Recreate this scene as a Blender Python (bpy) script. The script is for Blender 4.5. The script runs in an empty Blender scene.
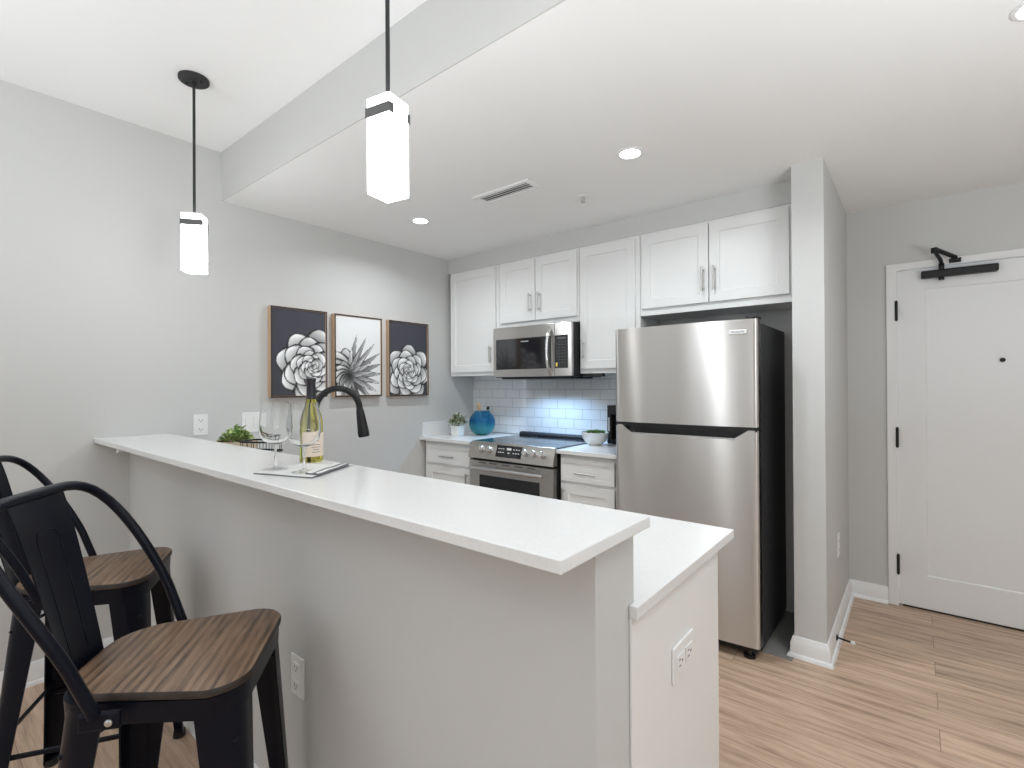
import bpy, bmesh, math, random
import numpy as np
from mathutils import Matrix, Vector
PI = math.pi
S = bpy.context.scene
COL = S.collection

# ------------------------------------------------------------------ camera
cd = bpy.data.cameras.new('camera'); cam = bpy.data.objects.new('camera', cd); COL.objects.link(cam)
r_ = Vector((0.775992394, 0.630716996, -0.00564575696))
u_ = Vector((0.00658718440, 0.000846699006, 0.999977946))
f_ = Vector((-0.630707867, 0.776012470, 0.00349761717))
cam.matrix_world = Matrix(((r_.x, u_.x, -f_.x, 3.1446), (r_.y, u_.y, -f_.y, -3.3086), (r_.z, u_.z, -f_.z, 1.3543), (0, 0, 0, 1)))
cd.sensor_fit = 'HORIZONTAL'; cd.sensor_width = 36.0; cd.lens = 495.5964 / 1024 * 36.0
cd.shift_x = -0.5369 / 1024; cd.shift_y = -0.8656 / 1024
cd.clip_start = 0.02; cd.clip_end = 100
S.camera = cam

# ------------------------------------------------------------------ world, daylight, exposure
W = bpy.data.worlds.new('world'); S.world = W; W.use_nodes = True
W.node_tree.nodes['Background'].inputs['Color'].default_value = (0.86, 0.93, 1.0, 1)
W.node_tree.nodes['Background'].inputs['Strength'].default_value = 1.0
S.view_settings.view_transform = 'Standard'; S.view_settings.look = 'None'
S.view_settings.exposure = 0.0; S.view_settings.gamma = 1.0; S.view_settings.use_curve_mapping = False
S.cycles.max_bounces = 10; S.cycles.diffuse_bounces = 6; S.cycles.glossy_bounces = 4
S.cycles.transmission_bounces = 8; S.cycles.transparent_max_bounces = 16
S.cycles.caustics_reflective = False; S.cycles.caustics_refractive = True
S.cycles.use_denoising = True; S.cycles.sample_clamp_indirect = 6.0

def area_light(name, loc, rot, sx, sy, watts, color, spread=180, shape='RECTANGLE'):
    l = bpy.data.lights.new(name, 'AREA'); l.shape = shape; l.size = sx
    if shape == 'RECTANGLE': l.size_y = sy
    l.energy = watts; l.color = color; l.spread = math.radians(spread)
    o = bpy.data.objects.new(name, l); COL.objects.link(o); o.location = loc; o.rotation_euler = rot
    return o
DAY = (0.93, 0.965, 1.0)
WINDOWS = [(0.45, 1.95), (2.35, 3.85)]
for a, b in WINDOWS:
    area_light('window_daylight', ((a + b) / 2, -6.56, 1.45), (PI / 2, 0, 0), b - a, 1.9, 5, DAY)
area_light('window_daylight', (5.26, -4.6, 1.45), (0, PI / 2, 0), 1.9, 1.6, 5, DAY)
CANS = [(0.6245, -1.1587), (2.1125, -1.1549), (3.43, -1.242)]
WARM = (0.91, 0.965, 1.0); COOL = (0.88, 0.95, 1.0)
for x, y in CANS:
    area_light('can_light_beam', (x, y, 2.428), (0, 0, 0), 0.09, 0.09, 7.5, WARM, 155, 'DISK')
area_light('added_uplight', (4.35, -2.75, 1.05), (PI, 0, 0), 0.9, 0.9, 66, COOL, 180, 'DISK')  # unseen fill lamp, added to lift the ceilings and walls
area_light('added_uplight', (1.3, -4.7, 1.30), (PI, 0, 0), 0.9, 0.9, 44, COOL, 180, 'DISK')  # second added fill lamp, behind the camera, with no fixture
for x, y in [(1.0, -4.4), (3.2, -4.4)]:
    area_light('can_light_beam', (x, y, 2.71), (0, 0, 0), 0.09, 0.09, 2, WARM, 150, 'DISK')
area_light('cooktop_lamp', (0.98, -0.25, 1.397), (math.radians(-10), 0, 0), 0.46, 0.10, 11, (0.40, 0.66, 1.0), 140)

# ------------------------------------------------------------------ materials
MAT = {}
def mat(name, rgb, rough=0.5, metal=0.0, **kw):
    m = bpy.data.materials.new(name); m.use_nodes = True
    b = m.node_tree.nodes['Principled BSDF']
    b.inputs['Base Color'].default_value = (*rgb, 1); b.inputs['Roughness'].default_value = rough
    b.inputs['Metallic'].default_value = metal
    for k, v in kw.items():
        b.inputs[k.replace('_', ' ')].default_value = v
    MAT[name] = m
    return m
def nodes(m): return m.node_tree.nodes, m.node_tree.links, m.node_tree.nodes['Principled BSDF']
def ramp(N, stops):
    r = N.new('ShaderNodeValToRGB'); e = r.color_ramp.elements
    while len(e) < len(stops): e.new(0.5)
    for el, (p, c) in zip(e, stops):
        el.position = p; el.color = (*c, 1)
    return r
def coords(m, scale=(1, 1, 1), rot=(0, 0, 0), kind='Object'):
    N, L, b = nodes(m)
    t = N.new('ShaderNodeTexCoord'); mp = N.new('ShaderNodeMapping')
    mp.inputs['Scale'].default_value = scale; mp.inputs['Rotation'].default_value = rot
    L.new(t.outputs[kind], mp.inputs['Vector'])
    return mp
def noise(m, vec, scale, detail=4, rough=0.55):
    N, L, b = nodes(m); n = N.new('ShaderNodeTexNoise')
    n.inputs['Scale'].default_value = scale; n.inputs['Detail'].default_value = detail; n.inputs['Roughness'].default_value = rough
    L.new(vec.outputs[0], n.inputs['Vector']); return n
def bump(m, src, strength, dist=0.002):
    N, L, b = nodes(m); bp = N.new('ShaderNodeBump'); bp.inputs['Strength'].default_value = strength; bp.inputs['Distance'].default_value = dist
    L.new(src, bp.inputs['Height']); L.new(bp.outputs[0], b.inputs['Normal'])
def painted(name, rgb, rough, tex=0.06):
    m = mat(name, rgb, rough); v = coords(m); n = noise(m, v, 180, 3); bump(m, n.outputs['Fac'], tex, 0.001); return m

painted('wall_paint', (0.575, 0.575, 0.565), 0.6)
painted('ceiling_paint', (0.85, 0.85, 0.845), 0.8)
painted('trim_paint', (0.80, 0.80, 0.80), 0.35, 0.02)
painted('door_paint', (0.78, 0.785, 0.79), 0.4, 0.02)
painted('cabinet_paint', (0.80, 0.80, 0.79), 0.33, 0.01)
mat('black_metal', (0.006, 0.006, 0.007), 0.40, 0.0, Specular_IOR_Level=0.35)
m = mat('stool_metal', (0.004, 0.005, 0.010), 0.30, 0.0, Specular_IOR_Level=0.16)
mat('black_plastic', (0.012, 0.012, 0.013), 0.35)
mat('strap_metal', (0.10, 0.10, 0.10), 0.45, 0.2)
mat('matte_black', (0.02, 0.02, 0.021), 0.6)
mat('charcoal_side', (0.035, 0.035, 0.037), 0.5)
mat('black_glass', (0.008, 0.008, 0.010), 0.08, 0.0, Specular_IOR_Level=0.9)
mat('oven_glass', (0.02, 0.02, 0.022), 0.08)
mat('chrome', (0.72, 0.72, 0.72), 0.18, 1.0)
mat('nickel', (0.55, 0.54, 0.52), 0.32, 1.0)
mat('white_plastic', (0.80, 0.80, 0.79), 0.35)
mat('slot_dark', (0.06, 0.06, 0.06), 0.6)
mat('white_ceramic', (0.80, 0.80, 0.78), 0.25)
mat('soil', (0.05, 0.035, 0.025), 0.9)
mat('brass', (0.75, 0.6, 0.35), 0.3, 1.0)
mat('lettering_grey', (0.10, 0.10, 0.11), 0.4)
mat('lettering_white', (0.75, 0.75, 0.75), 0.4)
mat('foil_black', (0.010, 0.010, 0.016), 0.35)
mat('label_paper', (0.72, 0.60, 0.50), 0.7)
mat('yellow_sticker', (0.75, 0.60, 0.12), 0.5)
mat('concrete', (0.25, 0.245, 0.235), 0.85)
# brushed steel
def steel(name, rgb, rough, aniso, axis='Z'):
    m = mat(name, rgb, rough, 1.0); N, L, b = nodes(m)
    v = coords(m, (2, 2, 260)); n = noise(m, v, 3.0, 3)
    mr = N.new('ShaderNodeMapRange'); mr.inputs['To Min'].default_value = rough * 0.88; mr.inputs['To Max'].default_value = rough * 1.15
    L.new(n.outputs['Fac'], mr.inputs['Value']); L.new(mr.outputs[0], b.inputs['Roughness'])
    b.inputs['Anisotropic'].default_value = aniso; b.inputs['Anisotropic Rotation'].default_value = 0.25
    t = N.new('ShaderNodeTangent'); t.direction_type = 'RADIAL'; t.axis = axis; L.new(t.outputs[0], b.inputs['Tangent'])
    return m
steel('stainless', (0.64, 0.62, 0.60), 0.29, 1.0)
steel('stainless_dark', (0.56, 0.54, 0.515), 0.32, 0.5)
# quartz
m = mat('quartz', (0.8, 0.8, 0.79), 0.22); N, L, b = nodes(m)
v = coords(m); vo = N.new('ShaderNodeTexVoronoi'); vo.inputs['Scale'].default_value = 150; L.new(v.outputs[0], vo.inputs['Vector'])
n = noise(m, v, 60, 3); r = ramp(N, [(0.0, (0.40, 0.38, 0.36)), (0.10, (0.66, 0.65, 0.63)), (0.17, (0.74, 0.74, 0.735)), (1, (0.77, 0.77, 0.765))])
ad = N.new('ShaderNodeMath'); ad.operation = 'ADD'; mu = N.new('ShaderNodeMath'); mu.operation = 'MULTIPLY_ADD'
mu.inputs[1].default_value = 0.9; mu.inputs[2].default_value = -0.33
L.new(n.outputs['Fac'], mu.inputs[0]); L.new(vo.outputs['Distance'], ad.inputs[0]); L.new(mu.outputs[0], ad.inputs[1])
L.new(ad.outputs[0], r.inputs[0]); L.new(r.outputs[0], b.inputs['Base Color'])
# vinyl plank floor
m = mat('plank_floor', (0.4, 0.3, 0.2), 0.42); N, L, b = nodes(m)
v = coords(m)
br = N.new('ShaderNodeTexBrick'); br.offset = 0.37; br.offset_frequency = 2
for k, val in (('Scale', 1.0), ('Brick Width', 1.22), ('Row Height', 0.152), ('Mortar Size', 0.0012), ('Mortar Smooth', 0.1), ('Bias', 0.0)): br.inputs[k].default_value = val
br.inputs['Color1'].default_value = (0.2, 0.2, 0.2, 1); br.inputs['Color2'].default_value = (0.9, 0.9, 0.9, 1); br.inputs['Mortar'].default_value = (0.5, 0.5, 0.5, 1)
L.new(v.outputs[0], br.inputs['Vector'])
sep = N.new('ShaderNodeSeparateColor'); L.new(br.outputs['Color'], sep.inputs[0])
off = N.new('ShaderNodeCombineXYZ'); mm = N.new('ShaderNodeMath'); mm.operation = 'MULTIPLY'; mm.inputs[1].default_value = 37.0
L.new(sep.outputs[0], mm.inputs[0]); L.new(mm.outputs[0], off.inputs[1]); L.new(mm.outputs[0], off.inputs[0])
va = N.new('ShaderNodeVectorMath'); va.operation = 'ADD'; L.new(v.outputs[0], va.inputs[0]); L.new(off.outputs[0], va.inputs[1])
st = N.new('ShaderNodeMapping'); st.inputs['Scale'].default_value = (1.1, 11, 1); L.new(va.outputs[0], st.inputs['Vector'])
n1 = noise(m, st, 2.4, 8, 0.68)
st2 = N.new('ShaderNodeMapping'); st2.inputs['Scale'].default_value = (3, 90, 1); L.new(va.outputs[0], st2.inputs['Vector'])
n2 = noise(m, st2, 2.0, 4, 0.6)
mx = N.new('ShaderNodeMath'); mx.operation = 'MULTIPLY_ADD'; mx.inputs[1].default_value = 0.35; L.new(n2.outputs['Fac'], mx.inputs[0]); L.new(n1.outputs['Fac'], mx.inputs[2])
r = ramp(N, [(0.42, (0.20, 0.125, 0.083)), (0.57, (0.40, 0.275, 0.19)), (0.70, (0.54, 0.385, 0.275)), (0.88, (0.64, 0.475, 0.355))])
L.new(mx.outputs[0], r.inputs[0])
hv = N.new('ShaderNodeHueSaturation'); mr = N.new('ShaderNodeMapRange'); mr.inputs['To Min'].default_value = 0.86; mr.inputs['To Max'].default_value = 1.12
L.new(sep.outputs[0], mr.inputs['Value']); L.new(mr.outputs[0], hv.inputs['Value']); L.new(r.outputs[0], hv.inputs['Color'])
mc = N.new('ShaderNodeMix'); mc.data_type = 'RGBA'; mc.inputs[7].default_value = (0.20, 0.135, 0.095, 1)
L.new(br.outputs['Fac'], mc.inputs[0]); L.new(hv.outputs[0], mc.inputs[6]); L.new(mc.outputs[2], b.inputs['Base Color'])
bump(m, mx.outputs[0], 0.05, 0.001)
# subway tile
m = mat('subway_tile', (0.8, 0.8, 0.8), 0.16); N, L, b = nodes(m)
t = N.new('ShaderNodeTexCoord'); sx = N.new('ShaderNodeSeparateXYZ'); cx = N.new('ShaderNodeCombineXYZ')
L.new(t.outputs['Object'], sx.inputs[0]); L.new(sx.outputs[0], cx.inputs[0]); L.new(sx.outputs[2], cx.inputs[1])
br = N.new('ShaderNodeTexBrick'); br.offset = 0.5
for k, val in (('Scale', 1.0), ('Brick Width', 0.154), ('Row Height', 0.0775), ('Mortar Size', 0.0018), ('Mortar Smooth', 0.2)): br.inputs[k].default_value = val
br.inputs['Color1'].default_value = (0.78, 0.78, 0.78, 1); br.inputs['Color2'].default_value = (0.74, 0.745, 0.75, 1); br.inputs['Mortar'].default_value = (0.42, 0.43, 0.44, 1)
L.new(cx.outputs[0], br.inputs['Vector']); L.new(br.outputs['Color'], b.inputs['Base Color'])
inv = N.new('ShaderNodeMath'); inv.operation = 'SUBTRACT'; inv.inputs[0].default_value = 1.0; L.new(br.outputs['Fac'], inv.inputs[1]); bump(m, inv.outputs[0], 0.5, 0.002)
# seat wood (grain runs along local X)
def wood(name, stops, scale, dis=6.0, rough=0.5, s2=3.0):
    m = mat(name, stops[0][1], rough); N, L, b = nodes(m)
    v = coords(m, scale); n = noise(m, v, s2, 6, 0.6)
    w = N.new('ShaderNodeTexWave'); w.wave_type = 'BANDS'; w.bands_direction = 'Y'
    w.inputs['Scale'].default_value = 0.55; w.inputs['Distortion'].default_value = dis; w.inputs['Detail'].default_value = 3; w.inputs['Detail Scale'].default_value = 0.8
    L.new(v.outputs[0], w.inputs['Vector'])
    a = N.new('ShaderNodeMath'); a.operation = 'MULTIPLY_ADD'; a.inputs[1].default_value = 0.16; L.new(w.outputs['Fac'], a.inputs[0])
    h = N.new('ShaderNodeMath'); h.operation = 'MULTIPLY'; h.inputs[1].default_value = 0.9; L.new(n.outputs['Fac'], h.inputs[0]); L.new(h.outputs[0], a.inputs[2])
    r = ramp(N, stops); L.new(a.outputs[0], r.inputs[0]); L.new(r.outputs[0], b.inputs['Base Color'])
    bump(m, a.outputs[0], 0.15, 0.001); return m
wood('seat_wood', [(0.33, (0.024, 0.014, 0.008)), (0.41, (0.095, 0.056, 0.033)), (0.54, (0.175, 0.108, 0.066)), (0.75, (0.27, 0.18, 0.115))], (2.2, 26, 8), 5.0, 0.42)
wood('seat_side_shade', [(0.2, (0.012, 0.008, 0.006)), (0.8, (0.035, 0.022, 0.015))], (8, 8, 60), 3.0, 0.5)  # darker copy of the seat wood: side shade put into the colour
wood('frame_wood', [(0.2, (0.42, 0.27, 0.16)), (0.8, (0.62, 0.45, 0.30))], (30, 30, 4), 3.0, 0.5)
wood('frame_face', [(0.2, (0.022, 0.016, 0.013)), (0.8, (0.05, 0.035, 0.027))], (30, 30, 4), 3.0, 0.5)
wood('spoon_wood', [(0.2, (0.42, 0.27, 0.15)), (0.8, (0.58, 0.40, 0.24))], (20, 20, 4), 3.0, 0.6)
m = mat('woven_beige', (0.55, 0.45, 0.33), 0.8); v = coords(m); n = noise(m, v, 90, 4); bump(m, n.outputs['Fac'], 0.4, 0.003)
# foliage with leaf-to-leaf variation
def leafmat(name, stops, rough=0.5):
    m = mat(name, stops[0][1], rough); N, L, b = nodes(m); v = coords(m); n = noise(m, v, 38, 2); r = ramp(N, stops)
    L.new(n.outputs['Fac'], r.inputs[0]); L.new(r.outputs[0], b.inputs['Base Color']); b.inputs['Subsurface Weight'].default_value = 0.05; return m
leafmat('leaf_green', [(0.30, (0.06, 0.16, 0.03)), (0.48, (0.25, 0.38, 0.10)), (0.66, (0.58, 0.65, 0.34))])
leafmat('leaf_variegated', [(0.32, (0.10, 0.16, 0.06)), (0.5, (0.28, 0.33, 0.20)), (0.68, (0.62, 0.63, 0.50))])
leafmat('leaf_succulent', [(0.3, (0.04, 0.16, 0.04)), (0.7, (0.20, 0.38, 0.12))])
# glass
def glass(name, rgb, ior=1.45, rough=0.0):
    return mat(name, rgb, rough, 0.0, Transmission_Weight=1.0, IOR=ior)
glass('bowl_glass', (0.985, 0.99, 0.985), 1.42)
m = mat('clear_glass', (1, 1, 1), 0.02); N, L, b = nodes(m)   # thin-walled glass: clear body, fresnel reflection
tr = N.new('ShaderNodeBsdfTransparent'); tr.inputs[0].default_value = (0.965, 0.97, 0.968, 1)
gl = N.new('ShaderNodeBsdfGlossy'); gl.inputs['Roughness'].default_value = 0.03; gl.inputs['Color'].default_value = (0.95, 0.95, 0.95, 1)
lw = N.new('ShaderNodeLayerWeight'); lw.inputs['Blend'].default_value = 0.5
pw = N.new('ShaderNodeMath'); pw.operation = 'POWER'; pw.inputs[1].default_value = 4.0; L.new(lw.outputs['Facing'], pw.inputs[0])
fz = N.new('ShaderNodeMath'); fz.operation = 'MULTIPLY_ADD'; fz.inputs[1].default_value = 0.7; fz.inputs[2].default_value = 0.05; L.new(pw.outputs[0], fz.inputs[0])
mxs = N.new('ShaderNodeMixShader'); L.new(fz.outputs[0], mxs.inputs[0]); L.new(tr.outputs[0], mxs.inputs[1]); L.new(gl.outputs[0], mxs.inputs[2])
L.new(mxs.outputs[0], N['Material Output'].inputs['Surface'])
glass('bottle_glass', (0.62, 0.55, 0.10), 1.36)
m = glass('blue_glass', (0.05, 0.35, 0.6), 1.3, 0.05); N, L, b = nodes(m)
b.inputs['Transmission Weight'].default_value = 0.8
t = N.new('ShaderNodeTexCoord'); sx = N.new('ShaderNodeSeparateXYZ'); L.new(t.outputs['Generated'], sx.inputs[0])
r = ramp(N, [(0.05, (0.14, 0.62, 0.66)), (0.42, (0.08, 0.48, 0.60)), (0.6, (0.035, 0.27, 0.55)), (1.0, (0.10, 0.42, 0.62))])
L.new(sx.outputs[2], r.inputs[0]); L.new(r.outputs[0], b.inputs['Base Color'])
# cloth with woven stripes near the ends
m = mat('towel_cloth', (0.7, 0.7, 0.7), 0.9); N, L, b = nodes(m)
v = coords(m); n = noise(m, v, 300, 2); bump(m, n.outputs['Fac'], 0.3, 0.001)
r = ramp(N, [(0.35, (0.62, 0.62, 0.61)), (0.65, (0.74, 0.74, 0.73))]); L.new(n.outputs['Fac'], r.inputs[0]); L.new(r.outputs[0], b.inputs['Base Color'])
m = mat('towel_stripe', (0.16, 0.165, 0.17), 0.9); v = coords(m); n = noise(m, v, 300, 2); bump(m, n.outputs['Fac'], 0.3, 0.001)
# lamps
def glow(name, rgb, strength, mix=1.0):
    m = mat(name, (0.85, 0.85, 0.85), 0.35); N, L, b = nodes(m)
    b.inputs['Emission Color'].default_value = (*rgb, 1); b.inputs['Emission Strength'].default_value = strength; return m
glow('pendant_glass', (0.98, 0.99, 1.0), 15.0)
glow('can_lens', (1.0, 0.98, 0.94), 14.0)
glow('display_digits', (0.8, 0.9, 1.0), 0.5)
m = mat('art_print', (0.5, 0.5, 0.5), 0.75); N, L, b = nodes(m)
at_ = N.new('ShaderNodeVertexColor'); at_.layer_name = 'ink'; L.new(at_.outputs['Color'], b.inputs['Base Color'])

# ------------------------------------------------------------------ mesh helpers
BASE = {}
def bm_new(): return bmesh.new()
def box(bm, x0, x1, y0, y1, z0, z1, mi=0):
    vs = [bm.verts.new(p) for p in ((x0, y0, z0), (x1, y0, z0), (x1, y1, z0), (x0, y1, z0), (x0, y0, z1), (x1, y0, z1), (x1, y1, z1), (x0, y1, z1))]
    for f in ((3, 2, 1, 0), (4, 5, 6, 7), (0, 1, 5, 4), (1, 2, 6, 5), (2, 3, 7, 6), (3, 0, 4, 7)):
        bm.faces.new([vs[i] for i in f]).material_index = mi
    return vs
def loft(bm, rings, cap=True, close=True, mi=0):
    R = [[bm.verts.new(p) for p in ring] for ring in rings]
    n = len(R[0])
    for a, b in zip(R[:-1], R[1:]):
        for i in range(n if close else n - 1):
            j = (i + 1) % n
            bm.faces.new((a[i], a[j], b[j], b[i])).material_index = mi
    if cap:
        bm.faces.new(R[0][::-1]).material_index = mi; bm.faces.new(R[-1]).material_index = mi
    return R
def frames(pts):
    pts = [Vector(p) for p in pts]; out = []; T0 = None; U = None
    for i, p in enumerate(pts):
        t = (pts[min(i + 1, len(pts) - 1)] - pts[max(i - 1, 0)]).normalized()
        if U is None:
            a = Vector((0, 0, 1)) if abs(t.z) < 0.9 else Vector((1, 0, 0)); U = (a - t * a.dot(t)).normalized()
        else:
            U = (U - t * U.dot(t)).normalized()
        out.append((p, U, t.cross(U)))
    return out
def tube(bm, pts, r, n=10, mi=0, closed=False, flat=1.0):
    rr = r if isinstance(r, (list, tuple)) else [r] * len(pts)
    rings = []
    for (p, U, V), q in zip(frames(pts), rr):
        rings.append([p + U * (q * math.cos(2 * PI * k / n)) + V * (q * flat * math.sin(2 * PI * k / n)) for k in range(n)])
    if closed: rings.append(rings[0]); 
    if closed:
        R = [[bm.verts.new(p) for p in ring] for ring in rings[:-1]]
        for i in range(len(R)):
            a, b = R[i], R[(i + 1) % len(R)]
            for k in range(n): bm.faces.new((a[k], a[(k + 1) % n], b[(k + 1) % n], b[k])).material_index = mi
        return
    loft(bm, rings, True, True, mi)
def lathe(bm, prof, c, n=32, mi=0, capb=True, capt=True):
    rings = [[(c[0] + r * math.cos(2 * PI * k / n), c[1] + r * math.sin(2 * PI * k / n), c[2] + z) for k in range(n)] for r, z in prof]
    R = [[bm.verts.new(p) for p in ring] for ring in rings]
    for a, b in zip(R[:-1], R[1:]):
        for i in range(n):
            bm.faces.new((a[i], a[(i + 1) % n], b[(i + 1) % n], b[i])).material_index = mi
    if capb: bm.faces.new(R[0][::-1]).material_index = mi
    if capt: bm.faces.new(R[-1]).material_index = mi
def cyl(bm, a, b, r, n=16, mi=0): tube(bm, [a, b], r, n, mi)
def prism_y(bm, poly, y0, y1, mi=0):            # poly = (x, z) outline, extruded along Y
    a = [bm.verts.new((x, y0, z)) for x, z in poly]; b = [bm.verts.new((x, y1, z)) for x, z in poly]; n = len(poly)
    bm.faces.new(a).material_index = mi; bm.faces.new(b[::-1]).material_index = mi
    for i in range(n): bm.faces.new((a[(i + 1) % n], a[i], b[i], b[(i + 1) % n])).material_index = mi
def prism_x(bm, poly, x0, x1, mi=0):            # poly = (y, z) outline, extruded along X
    a = [bm.verts.new((x0, y, z)) for y, z in poly]; b = [bm.verts.new((x1, y, z)) for y, z in poly]; n = len(poly)
    bm.faces.new(a[::-1]).material_index = mi; bm.faces.new(b).material_index = mi
    for i in range(n): bm.faces.new((a[i], a[(i + 1) % n], b[(i + 1) % n], b[i])).material_index = mi
def prism_z(bm, poly, z0, z1, mi=0):
    a = [bm.verts.new((x, y, z0)) for x, y in poly]; b = [bm.verts.new((x, y, z1)) for x, y in poly]; n = len(poly)
    bm.faces.new(a[::-1]).material_index = mi; bm.faces.new(b).material_index = mi
    for i in range(n): bm.faces.new((a[i], a[(i + 1) % n], b[(i + 1) % n], b[i])).material_index = mi
def obj(name, bm, mats, parent=None, smooth=None, bevel=0.0, seg=2, label=None):
    bmesh.ops.recalc_face_normals(bm, faces=bm.faces)
    me = bpy.data.meshes.new(name)
    off = BASE.get(parent.name, Vector()) if parent else Vector()
    if off.length: bmesh.ops.translate(bm, verts=bm.verts, vec=-off)
    bm.to_mesh(me); bm.free()
    for k in ([mats] if isinstance(mats, str) else mats): me.materials.append(MAT[k])
    o = bpy.data.objects.new(name, me); COL.objects.link(o)
    if parent: o.parent = parent; BASE[o.name] = off
    if smooth is not None:
        for p in me.polygons: p.use_smooth = True
        if smooth < 180: me.set_sharp_from_angle(angle=math.radians(smooth))
    if bevel:
        b = o.modifiers.new('bevel', 'BEVEL'); b.width = bevel; b.segments = seg; b.limit_method = 'ANGLE'; b.angle_limit = math.radians(40); b.harden_normals = False
    if label: o['label'] = label
    return o
def struct(name, bm, mats, **k):
    o = obj(name, bm, mats, **k); o['kind'] = 'structure'; return o
def tag(o, label, cat, group=None):
    o['label'] = label; o['category'] = cat
    if group: o['group'] = group
    return o
def thing(name, label, cat, loc=(0, 0, 0), group=None):
    o = bpy.data.objects.new(name, None); COL.objects.link(o); o.location = loc; o.empty_display_size = 0.05
    BASE[o.name] = Vector(loc); tag(o, label, cat, group); return o
def copy_tree(o, parent=None):
    c = o.copy(); COL.objects.link(c)
    if parent is not None: c.parent = parent
    BASE[c.name] = BASE.get(o.name, Vector())
    for ch in list(o.children): copy_tree(ch, c)
    return c
def text(name, s, size, mat_, mtx, parent, depth=0.0004):
    cu = bpy.data.curves.new(name, 'FONT'); cu.body = s; cu.size = size; cu.align_x = 'CENTER'; cu.align_y = 'CENTER'; cu.extrude = depth
    t = bpy.data.objects.new(name, cu); COL.objects.link(t)
    dg = bpy.context.evaluated_depsgraph_get(); me = bpy.data.meshes.new_from_object(t.evaluated_get(dg))
    bpy.data.objects.remove(t); me.materials.clear(); me.materials.append(MAT[mat_])
    off = BASE.get(parent.name, Vector())
    me.transform(Matrix.Translation(-off) @ mtx)
    o = bpy.data.objects.new(name, me); COL.objects.link(o); o.parent = parent; BASE[o.name] = off
    return o

# ------------------------------------------------------------------ the setting
HK, HL, SY = 2.4394, 2.7231, -2.1265
XR, YR, DY = 5.3, -6.6, 0.519
WL, WR, WY = 2.670, 2.807, -0.5103
P0, P1, PX = -2.5709, -2.4246, 2.7227
b = bm_new(); box(b, -0.1, XR + .1, YR - .1, DY + .3, -0.1, 0); struct('floor', b, 'plank_floor')
b = bm_new(); box(b, 1.79, WL, -0.575, 0, -0.002, 0.003); struct('floor_alcove', b, 'concrete')
b = bm_new(); box(b, -0.12, 0, YR, 0.0, 0, HL + .1); struct('wall_left', b, 'wall_paint')
b = bm_new(); box(b, -0.12, WL, 0, 0.12, 0, HK + .1); struct('wall_back', b, 'wall_paint')
b = bm_new(); box(b, 0, 1.80, -0.009, 0.0, 0.94, 1.45); struct('wall_backsplash', b, 'subway_tile')
b = bm_new(); box(b, 0, WL, -0.317, 0.0, 2.3155, HK + .02); struct('wall_bulkhead', b, 'wall_paint')
b = bm_new(); box(b, WL, WR, WY, DY, 0, HK + .02); struct('wall_partition', b, 'wall_paint')
b = bm_new(); box(b, -0.12, XR, SY, DY + .12, HK, HL + .1); struct('ceiling_kitchen', b, 'ceiling_paint')
b = bm_new(); box(b, 0, XR, SY - .006, SY - .0002, HK, HL); struct('wall_soffit', b, 'wall_paint')
b = bm_new(); box(b, -0.12, XR, YR, SY, HL, HL + .1); struct('ceiling', b, 'ceiling_paint')
DX0, DX1, DZ = 3.0584, 3.972, 2.0341
b = bm_new(); box(b, WR, DX0 - .012, DY, DY + .12, 0, HK); box(b, DX1 + .012, XR, DY, DY + .12, 0, HK); box(b, DX0 - .012, DX1 + .012, DY, DY + .12, DZ + .008, HK)
struct('wall_entry', b, 'wall_paint')
b = bm_new(); box(b, XR, XR + .1, -3.8, DY + .12, 0, HL + .1); box(b, XR, XR + .1, YR, -5.4, 0, HL + .1); box(b, XR, XR + .1, -5.4, -3.8, 0, .5); box(b, XR, XR + .1, -5.4, -3.8, 2.4, HL + .1)
struct('wall_right', b, 'wall_paint')
b = bm_new(); xs = [-0.12] + [v for w in WINDOWS for v in w] + [XR + .1]
for i in range(0, len(xs), 2): box(b, xs[i], xs[i + 1], YR - .1, YR, 0, HL + .1)
for a, c in WINDOWS: box(b, a, c, YR - .1, YR, 0, .5); box(b, a, c, YR - .1, YR, 2.4, HL + .1)
struct('wall_rear', b, 'wall_paint')
b = bm_new(); box(b, 0, PX, P0, P1, 0, 1.0797); struct('wall_bar', b, 'wall_paint')

def baseboard(name, path, h=.100, t=.016, sh=.019):
    """path: list of (x, y) corners along the wall line with the room on the right-hand side of travel"""
    b = bm_new(); P = [Vector((x, y)) for x, y in path]; nrm = []
    for i in range(len(P)):
        ds = [(P[j + 1] - P[j]).normalized() for j in (i - 1, i) if 0 <= j < len(P) - 1]
        ns = [Vector((d.y, -d.x)) for d in ds]
        n = ns[0] if len(ns) == 1 else (ns[0] + ns[1]) / (1 + ns[0].dot(ns[1]))
        nrm.append(n)
    prof = [(0, 0), (t + sh * .75, 0), (t + sh * .70, sh * .45), (t + sh * .45, sh * .85), (t, sh), (t, h * .72), (t * .72, h * .80), (t * .62, h * .93), (t * .35, h), (0, h)]
    rings = [[(p.x + n.x * d, p.y + n.y * d, z) for d, z in prof] for p, n in zip(P, nrm)]
    loft(b, rings); return struct(name, b, 'trim_paint', smooth=35)
baseboard('baseboard_left', [(0, P0), (0, YR)][::-1])
baseboard('baseboard_bar', [(0, P0), (PX, P0), (PX, P1 - .024)])
baseboard('baseboard_partition', [(WL, -.1), (WL, WY), (WR, WY), (WR, DY), (3.008, DY)])

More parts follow.
